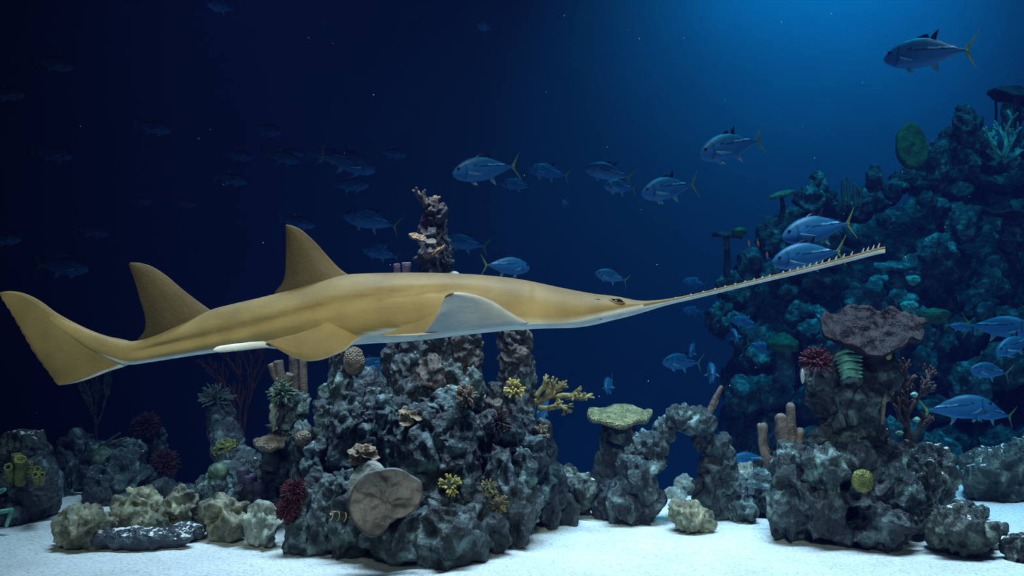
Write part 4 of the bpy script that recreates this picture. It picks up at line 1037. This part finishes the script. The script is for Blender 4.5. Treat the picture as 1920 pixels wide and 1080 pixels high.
# ------------------------------------------------------------------ fish
def fish_pieces():
    """a deep-bodied jack one metre long, nose at -X; returns {part: (verts, faces, cols or None)}"""
    xs = np.concatenate([[-0.5, -0.49, -0.475, -0.45], np.linspace(-0.42, 0.36, 44), [0.385]])
    top = lambda x: np.interp(x, [-0.5, -0.485, -0.45, -0.38, -0.28, -0.15, -0.02, 0.12, 0.25, 0.33, 0.385], [-0.045, -0.015, 0.03, 0.085, 0.135, 0.165, 0.160, 0.115, 0.055, 0.024, 0.020])
    bot = lambda x: np.interp(x, [-0.5, -0.485, -0.45, -0.38, -0.28, -0.15, -0.02, 0.12, 0.25, 0.33, 0.385], [-0.055, -0.085, -0.115, -0.145, -0.165, -0.170, -0.155, -0.105, -0.048, -0.020, -0.018])
    wid = lambda x: np.interp(x, [-0.5, -0.47, -0.40, -0.28, -0.12, 0.05, 0.2, 0.33, 0.385], [0.012, 0.034, 0.058, 0.078, 0.082, 0.066, 0.036, 0.016, 0.010])
    sm = lambda f, x: (f(x - 0.03) + f(x - 0.015) + 2 * f(x) + f(x + 0.015) + f(x + 0.03)) / 6 if -0.46 < x < 0.36 else f(x)
    q = 48
    V, C = [], []
    for x in xs:
        a, b, w = float(sm(top, x)), float(sm(bot, x)), float(sm(wid, x))
        mid = (a + b) / 2 + 0.01
        for k in range(q):
            t = 2 * math.pi * k / q
            cz, sy = math.cos(t), math.sin(t)
            z = mid + (a - mid) * cz if cz > 0 else mid + (mid - b) * cz
            y = w * math.copysign(abs(sy) ** 0.9, sy)
            V.append((x, y, z))
            h = (z - b) / (a - b + 1e-6)
            c = np.array((0.022, 0.18, 0.42)) if h < 0.62 else np.array((0.015, 0.15, 0.27)) * (1 - (h - 0.62) * 0.6) + np.array((0.022, 0.18, 0.42)) * max(0, 1 - (h - 0.62) * 9) * 0.4
            if h < 0.2: c = c * 1.15
            line = 0.03 if x > -0.1 else 0.03 + (-0.1 - x) * 0.18
            if abs(z - line) < 0.008 and x > -0.22: c = np.array((0.012, 0.03, 0.06))
            elif 0 < z - line < 0.024 and x > 0.0: c = np.array((0.20, 0.55, 0.78))
            if abs(x + 0.31 + 0.03 * (z / 0.12) ** 2) < 0.012 and -0.13 < z < 0.09: c = c * 0.45
            C.append(tuple(c))
    F = []
    for i in range(len(xs) - 1):
        for j in range(q):
            j2 = (j + 1) % q
            F.append((i * q + j, (i + 1) * q + j, (i + 1) * q + j2, i * q + j2))
    F.append(tuple(range(q))); F.append(tuple((len(xs) - 1) * q + j for j in range(q - 1, -1, -1)))
    out = {'body': (V, F, C)}
    def foil(lead, trail, th, n=9, m=5, yoff=None):
        A, B = spline(lead, n), spline(trail, n)
        fr, bk = [], []
        for i in range(n):
            for j in range(m):
                u = j / (m - 1)
                p = A[i] * (1 - u) + B[i] * u
                h = th * (1 - 0.7 * i / (n - 1)) * (1 - u * 0.8)
                nn = np.array((0, 1, 0)) if yoff is None else np.array(yoff)
                fr.append(p - nn * h); bk.append(p + nn * h)
        N = n * m; f = []
        for i in range(n - 1):
            for j in range(m - 1):
                a, b, c, d = i * m + j, i * m + j + 1, (i + 1) * m + j + 1, (i + 1) * m + j
                f += [(a, b, c, d), (N + d, N + c, N + b, N + a)]
            for j in (0, m - 1):
                a, d = i * m + j, (i + 1) * m + j
                f.append((a, d, N + d, N + a))
        for j in range(m - 1):
            a, b = j, j + 1
            f.append((a, b, N + b, N + a))
            a, b = (n - 1) * m + j, (n - 1) * m + j + 1
            f.append((a, b, N + b, N + a))
        return fr + bk, f
    t = MB()
    for sg in (1, -1):
        v, f = foil([(0.355, 0, 0.0 * sg), (0.40, 0, 0.055 * sg), (0.455, 0, 0.13 * sg), (0.505, 0, 0.205 * sg)], [(0.415, 0, 0.0), (0.43, 0, 0.045 * sg), (0.468, 0, 0.12 * sg), (0.508, 0, 0.203 * sg)], 0.007)
        t.add(v, f)
    out['tail_fin'] = (t.v, t.f, None)
    d = MB()
    v, f = foil([(-0.16, 0, 0.155), (-0.10, 0, 0.185), (-0.04, 0, 0.20)], [(0.0, 0, 0.14), (-0.01, 0, 0.165), (-0.02, 0, 0.195)], 0.006); d.add(v, f)
    v, f = foil([(0.0, 0, 0.145), (0.04, 0, 0.20), (0.085, 0, 0.245)], [(0.07, 0, 0.12), (0.075, 0, 0.175), (0.09, 0, 0.24)], 0.006); d.add(v, f)
    v, f = foil([(0.06, 0, 0.135), (0.18, 0, 0.095), (0.32, 0, 0.032)], [(0.06, 0, 0.10), (0.18, 0, 0.06), (0.32, 0, 0.015)], 0.004); d.add(v, f)
    out['dorsal_fin'] = (d.v, d.f, None)
    d = MB()
    v, f = foil([(0.02, 0, -0.135), (0.06, 0, -0.19), (0.12, 0, -0.235)], [(0.11, 0, -0.10), (0.105, 0, -0.16), (0.125, 0, -0.23)], 0.006); d.add(v, f)
    v, f = foil([(0.09, 0, -0.125), (0.2, 0, -0.08), (0.32, 0, -0.028)], [(0.09, 0, -0.09), (0.2, 0, -0.05), (0.32, 0, -0.012)], 0.004); d.add(v, f)
    out['anal_fin'] = (d.v, d.f, None)
    for sg in (1, -1):
        v, f = foil([(-0.30, 0.068 * sg, -0.03), (-0.22, 0.115 * sg, -0.055), (-0.12, 0.15 * sg, -0.085)], [(-0.285, 0.068 * sg, -0.06), (-0.22, 0.105 * sg, -0.085), (-0.12, 0.148 * sg, -0.09)], 0.004, yoff=(0.2, 0.6, 0.5))
        out['pectoral_fin%d' % sg] = (v, f, None)
        v, f = foil([(-0.24, 0.02 * sg, -0.158), (-0.21, 0.03 * sg, -0.195), (-0.165, 0.04 * sg, -0.225)], [(-0.19, 0.02 * sg, -0.158), (-0.175, 0.03 * sg, -0.185), (-0.162, 0.04 * sg, -0.223)], 0.005)
        out['pelvic_fin%d' % sg] = (v, f, None)
        u, f = ico(2)
        out['eye%d' % sg] = (u * np.array((0.024, 0.010, 0.024)) + np.array((-0.415, 0.049 * sg, 0.015)), f, None)
    return out

PIECES = fish_pieces()
FM = {}
for k, (v, f, c) in PIECES.items():
    me = new_mesh('fish_' + k.rstrip('-1'), [tuple(q) for q in v], f, True, c)
    me.materials.append({'body': M['fish'], 'tail_fin': M['ftail'], 'eye1': M['feye'], 'eye-1': M['feye'], 'dorsal_fin': M['feye']}.get(k, M['ffin']))
    FM[k] = me
_mb = MB()
for k, (v, f, c) in PIECES.items():
    _mb.add(v, f, [tuple(q) for q in c] if c else {'tail_fin': (0.2, 0.26, 0.05), 'eye1': (0.02, 0.02, 0.03), 'eye-1': (0.02, 0.02, 0.03)}.get(k, (0.2, 0.4, 0.48)))
FAR = new_mesh('far_fish', _mb.v, _mb.f, True, _mb.c)
FAR.materials.append(M['fish'])

def fish(px, py, Y, L, yaw, pitch, roll, label, full=True, group=None, name='jack_fish'):
    if full:
        o = thing(name, label, 'fish', P(px, py, Y), group)
        for k, me in FM.items():
            c = bpy.data.objects.new(k.rstrip('-1'), me)
            COL.objects.link(c); c.parent = o
    else:
        o = bpy.data.objects.new(name, FAR)
        COL.objects.link(o)
        o.location = P(px, py, Y)
        tag(o, label, 'fish', group)
    o.scale = (L, L, L)
    R = math.radians
    o.rotation_euler = (R(roll), R(pitch), R(yaw))
    return o

G = 'silver blue jacks swimming in the tank'
for a in [
    (1742, 98, 7.0, 0.66, -42, 6, 8, 'large blue jack with a yellow tail swimming highest, over the reef bank'),
    (912, 316, 7.3, 0.56, 22, -6, 0, 'blue silver jack swimming straight above the middle of the sawfish'),
    (1372, 273, 7.3, 0.60, 20, -12, 0, 'jack with a bright yellow green tail tilted nose down high above the saw'),
    (1256, 352, 7.5, 0.54, 24, -8, 0, 'jack with a yellow tail following just below two teal fish'),
    (1143, 323, 7.8, 0.42, 8, 14, 14, 'teal fish with a bright back tilting its nose up, leading the three in open water'),
    (1164, 350, 8.0, 0.34, 30, 6, 10, 'small teal fish tucked under the leading teal fish'),
    (1535, 428, 6.9, 0.58, 10, -8, 0, 'blue violet jack crossing right above the saw tip, upper of the pair'),
    (1517, 478, 6.8, 0.56, 8, -6, 8, 'bright blue jack touching the saw in view, lower of the pair'),
    (1148, 518, 7.6, 0.30, 20, 16, 16, 'small teal fish above the head of the sawfish'),
    (1280, 678, 8.2, 0.42, 26, 6, 6, 'deep bodied dim blue fish swimming below the saw snout'),
    (1297, 656, 8.3, 0.36, 76, 0, 10, 'narrow dim fish turned head on behind the deep bodied one'),
    (1376, 627, 7.8, 0.32, 84, 0, -14, 'bright teal fish facing outwards alone below the saw'),
    (1333, 697, 7.6, 0.42, 82, 6, 0, 'bright teal fish facing outwards with both side fins spread'),
    (1142, 720, 7.8, 0.36, 74, 0, -8, 'dim teal fish facing outwards above the table coral'),
    (1858, 695, 7.6, 0.38, 14, 10, 10, 'teal fish with a lit back swimming over the mossy boulders'),
    (1795, 764, 7.4, 0.56, 170, 8, 0, 'large dim blue fish turned the other way behind the dark tree coral'),
    (1858, 772, 7.9, 0.46, 12, 14, 0, 'dim blue fish crossing behind the large dim one'),
    (1797, 612, 8.0, 0.22, 172, -6, 0, 'small pale green fish beside the green coral cushion'),
    (1872, 612, 8.0, 0.55, 150, 0, 0, 'dim fish with a yellow tail fin swimming behind the reef, towards the deep'),
    (1905, 645, 7.4, 0.42, 20, -12, 0, 'dim blue fish nosing in from beyond the mossy boulders'),
    (1405, 862, 8.0, 0.40, 10, 0, 0, 'blue fish half hidden behind the arch and rubble heap'),
    (948, 498, 7.2, 0.40, 205, 0, 0, 'yellow green fish just over the back of the sawfish, seen from the tail side'),
    (1014, 778, 7.0, 0.36, 110, 52, 0, 'green finned fish half hidden behind the staghorn coral'),
    (702, 683, 8.0, 0.42, 20, -10, 0, 'dim blue fish seen in the gap between the tower pillars'),
    (698, 413, 8.6, 0.52, 14, 14, 0, 'dim blue jack heading away from the reef column'),
    (650, 302, 8.6, 0.56, 172, -14, 0, 'dim blue jack above the first dorsal fin, nosing down'),
    (874, 455, 9.0, 0.44, 12, 12, 0, 'dim blue jack emerging from behind the reef column'),
    (1030, 322, 9.4, 0.44, 14, 12, 0, 'dusky jack between the blue silver jack and the teal pair'),
    (1060, 381, 9.0, 0.20, 70, 0, 0, 'tiny teal fish turned outwards in open water'),
]:
    fish(*a[:7], a[7], True, G)
NEAR = {715: 'faint blue fish between the first dorsal fin and the reef column', 655: 'faint blue fish swimming just under the dim jack that noses down', 735: 'faint small fish between the dim nose down jack and the blue silver jack',
        610: 'faint fish overlapping the tail of the dim jack that noses down', 8: 'faint teal fish above the upper tip of the tail fin', 115: 'faint teal fish between the tail fin and the second dorsal fin', 556: 'faint teal fish right behind the tip of the first dorsal fin',
        970: 'faint fish just behind the tail of the blue silver jack', 1300: 'faint fish just below the root of the saw', 1303: 'faint fish just above the saw, before the reef bank', 1398: 'faint fish above the bright teal fish that faces outwards',
        1425: 'faint fish beside the dim green mushroom coral', 908: 'faint round fish high up over the blue silver jack', 415: 'faint fish at the water surface over the dorsal fins'}
for a in [(715, 474, 8.8, 0.36, 10, 16), (655, 346, 9.2, 0.38, 175, 4), (735, 286, 9.6, 0.30, 175, -6), (610, 290, 9.2, 0.40, 172, -8), (528, 294, 9.6, 0.38, 172, -8), (445, 290, 10.0, 0.34, 172, -6),
          (432, 334, 9.6, 0.36, 172, -8), (284, 238, 9.4, 0.40, 174, -6), (498, 242, 10.0, 0.36, 172, -8), (100, 118, 9.6, 0.44, 174, -8), (12, 175, 9.4, 0.38, 176, 0), (95, 286, 10.0, 0.48, 176, -4), (265, 375, 10.4, 0.26, 178, 0),
          (346, 379, 10.4, 0.26, 174, -8), (170, 430, 9.6, 0.38, 174, -8), (8, 448, 8.4, 0.30, 178, 4), (115, 498, 8.6, 0.50, 177, -2), (556, 416, 9.0, 0.36, 174, -6), (970, 346, 9.4, 0.34, 10, 10), (1300, 583, 9.6, 0.24, 20, 10), (1398, 604, 8.9, 0.29, 6, 14), (1425, 650, 8.9, 0.28, 174, -14), (1303, 530, 9.8, 0.28, 15, 12), (908, 50, 9.2, 0.26, 60, 0), (415, 12, 9.0, 0.34, 60, 0), (545, 285, 10.2, 0.3, 172, -4)]:
    fish(*a, 0, NEAR.get(a[0], 'faint blue fish almost lost in the dark water'), False, 'faint fish in the deep water')

# little orange fish over the reef bank
def orange_fish(px, py, Y, L, yaw, lab):
    root = thing('orange_fish', lab, 'fish', P(px, py, Y), 'little orange fish at the reef bank')
    u, f = ico(3)
    v = u * np.array((0.5, 0.16, 0.27)) * np.where(u[:, :1] > 0, 1.0, 0.8)
    me = new_mesh('orange_body', v * L, f); me.materials.append(M['ofish'])
    b = bpy.data.objects.new('body', me); COL.objects.link(b); b.parent = root
    t = [(0.4, 0, 0), (0.75, 0, 0.28), (0.66, 0, 0), (0.75, 0, -0.28)]
    vv = [(x * L, y + s * 0.02 * L, z * L) for s in (-1, 1) for x, y, z in t]
    me = new_mesh('orange_tail', vv, [(0, 1, 2, 3), (7, 6, 5, 4), (0, 4, 5, 1), (1, 5, 6, 2), (2, 6, 7, 3), (3, 7, 4, 0)], False); me.materials.append(M['ofish'])
    b = bpy.data.objects.new('tail_fin', me); COL.objects.link(b); b.parent = root
    for sg in (1, -1):
        u2, f2 = ico(1)
        me = new_mesh('orange_eye', (u2 * 0.05 + np.array((-0.28, 0.10 * sg, 0.05))) * L, f2); me.materials.append(M['feye'])
        b = bpy.data.objects.new('eye', me); COL.objects.link(b); b.parent = root
    root.rotation_euler = (0, math.radians(50), math.radians(yaw))
for x, y, lab in [(1404, 455, 'tiny orange fish under the green coral cushion, nearest the cushion'), (1421, 456, 'tiny orange fish under the green coral cushion, second from the cushion'), (1438, 477, 'tiny orange fish close to the head of the bright blue jack, upper one'), (1453, 498, 'tiny orange fish just under the head of the bright blue jack')]:
    orange_fish(x, y, 7.4, 0.055, 60, lab)

# black and yellow fish before the tower foot
bf = thing('striped_fish', 'small black fish with yellow edged stripes at the foot of the reef tower', 'fish', P(634, 968, 5.28))
u, f = ico(3)
def bput(name, v, f, mat):
    me = new_mesh(name, v, f); me.materials.append(M[mat])
    o = bpy.data.objects.new(name, me); COL.objects.link(o); o.parent = bf
bput('body', u * np.array((0.062, 0.016, 0.030)), f, 'bfish')
for x in (-0.045, -0.008, 0.03):
    v, ff = tube([(x + 0.012 * math.cos(t), math.copysign(0.017, -1) * (1 - abs(math.sin(t)) * 0.55), 0.026 * math.sin(t)) for t in np.linspace(-1.3, 1.3, 9)], [0.0035] * 9, 6)
    bput('stripe', v, ff, 'yellow')
v = [(0.055, -0.003, 0), (0.09, -0.003, 0.028), (0.082, -0.003, 0), (0.09, -0.003, -0.028)]
v += [(x, 0.003, z) for x, y, z in v]
bput('tail_fin', v, [(0, 1, 2, 3), (7, 6, 5, 4), (0, 4, 5, 1), (1, 5, 6, 2), (2, 6, 7, 3), (3, 7, 4, 0)], 'yellow')
bput('eye', ico(2)[0] * 0.006 + np.array((-0.045, -0.013, 0.008)), ico(2)[1], 'white')
bf.rotation_euler = (0, math.radians(12), math.radians(20))

# drifting specks
mb = MB(); rg = random.Random(3)
u, f = ico(1)
for k in range(60):
    c = np.array(P(rg.uniform(60, 1880), rg.uniform(20, 820), rg.uniform(3.2, 7.5)))
    mb.add(u * rg.uniform(0.0015, 0.0035) + c, f)
sp = mb.build('drifting_specks', M['speck'])
tag(sp, 'tiny pale specks drifting through the water', 'specks', kind='stuff')
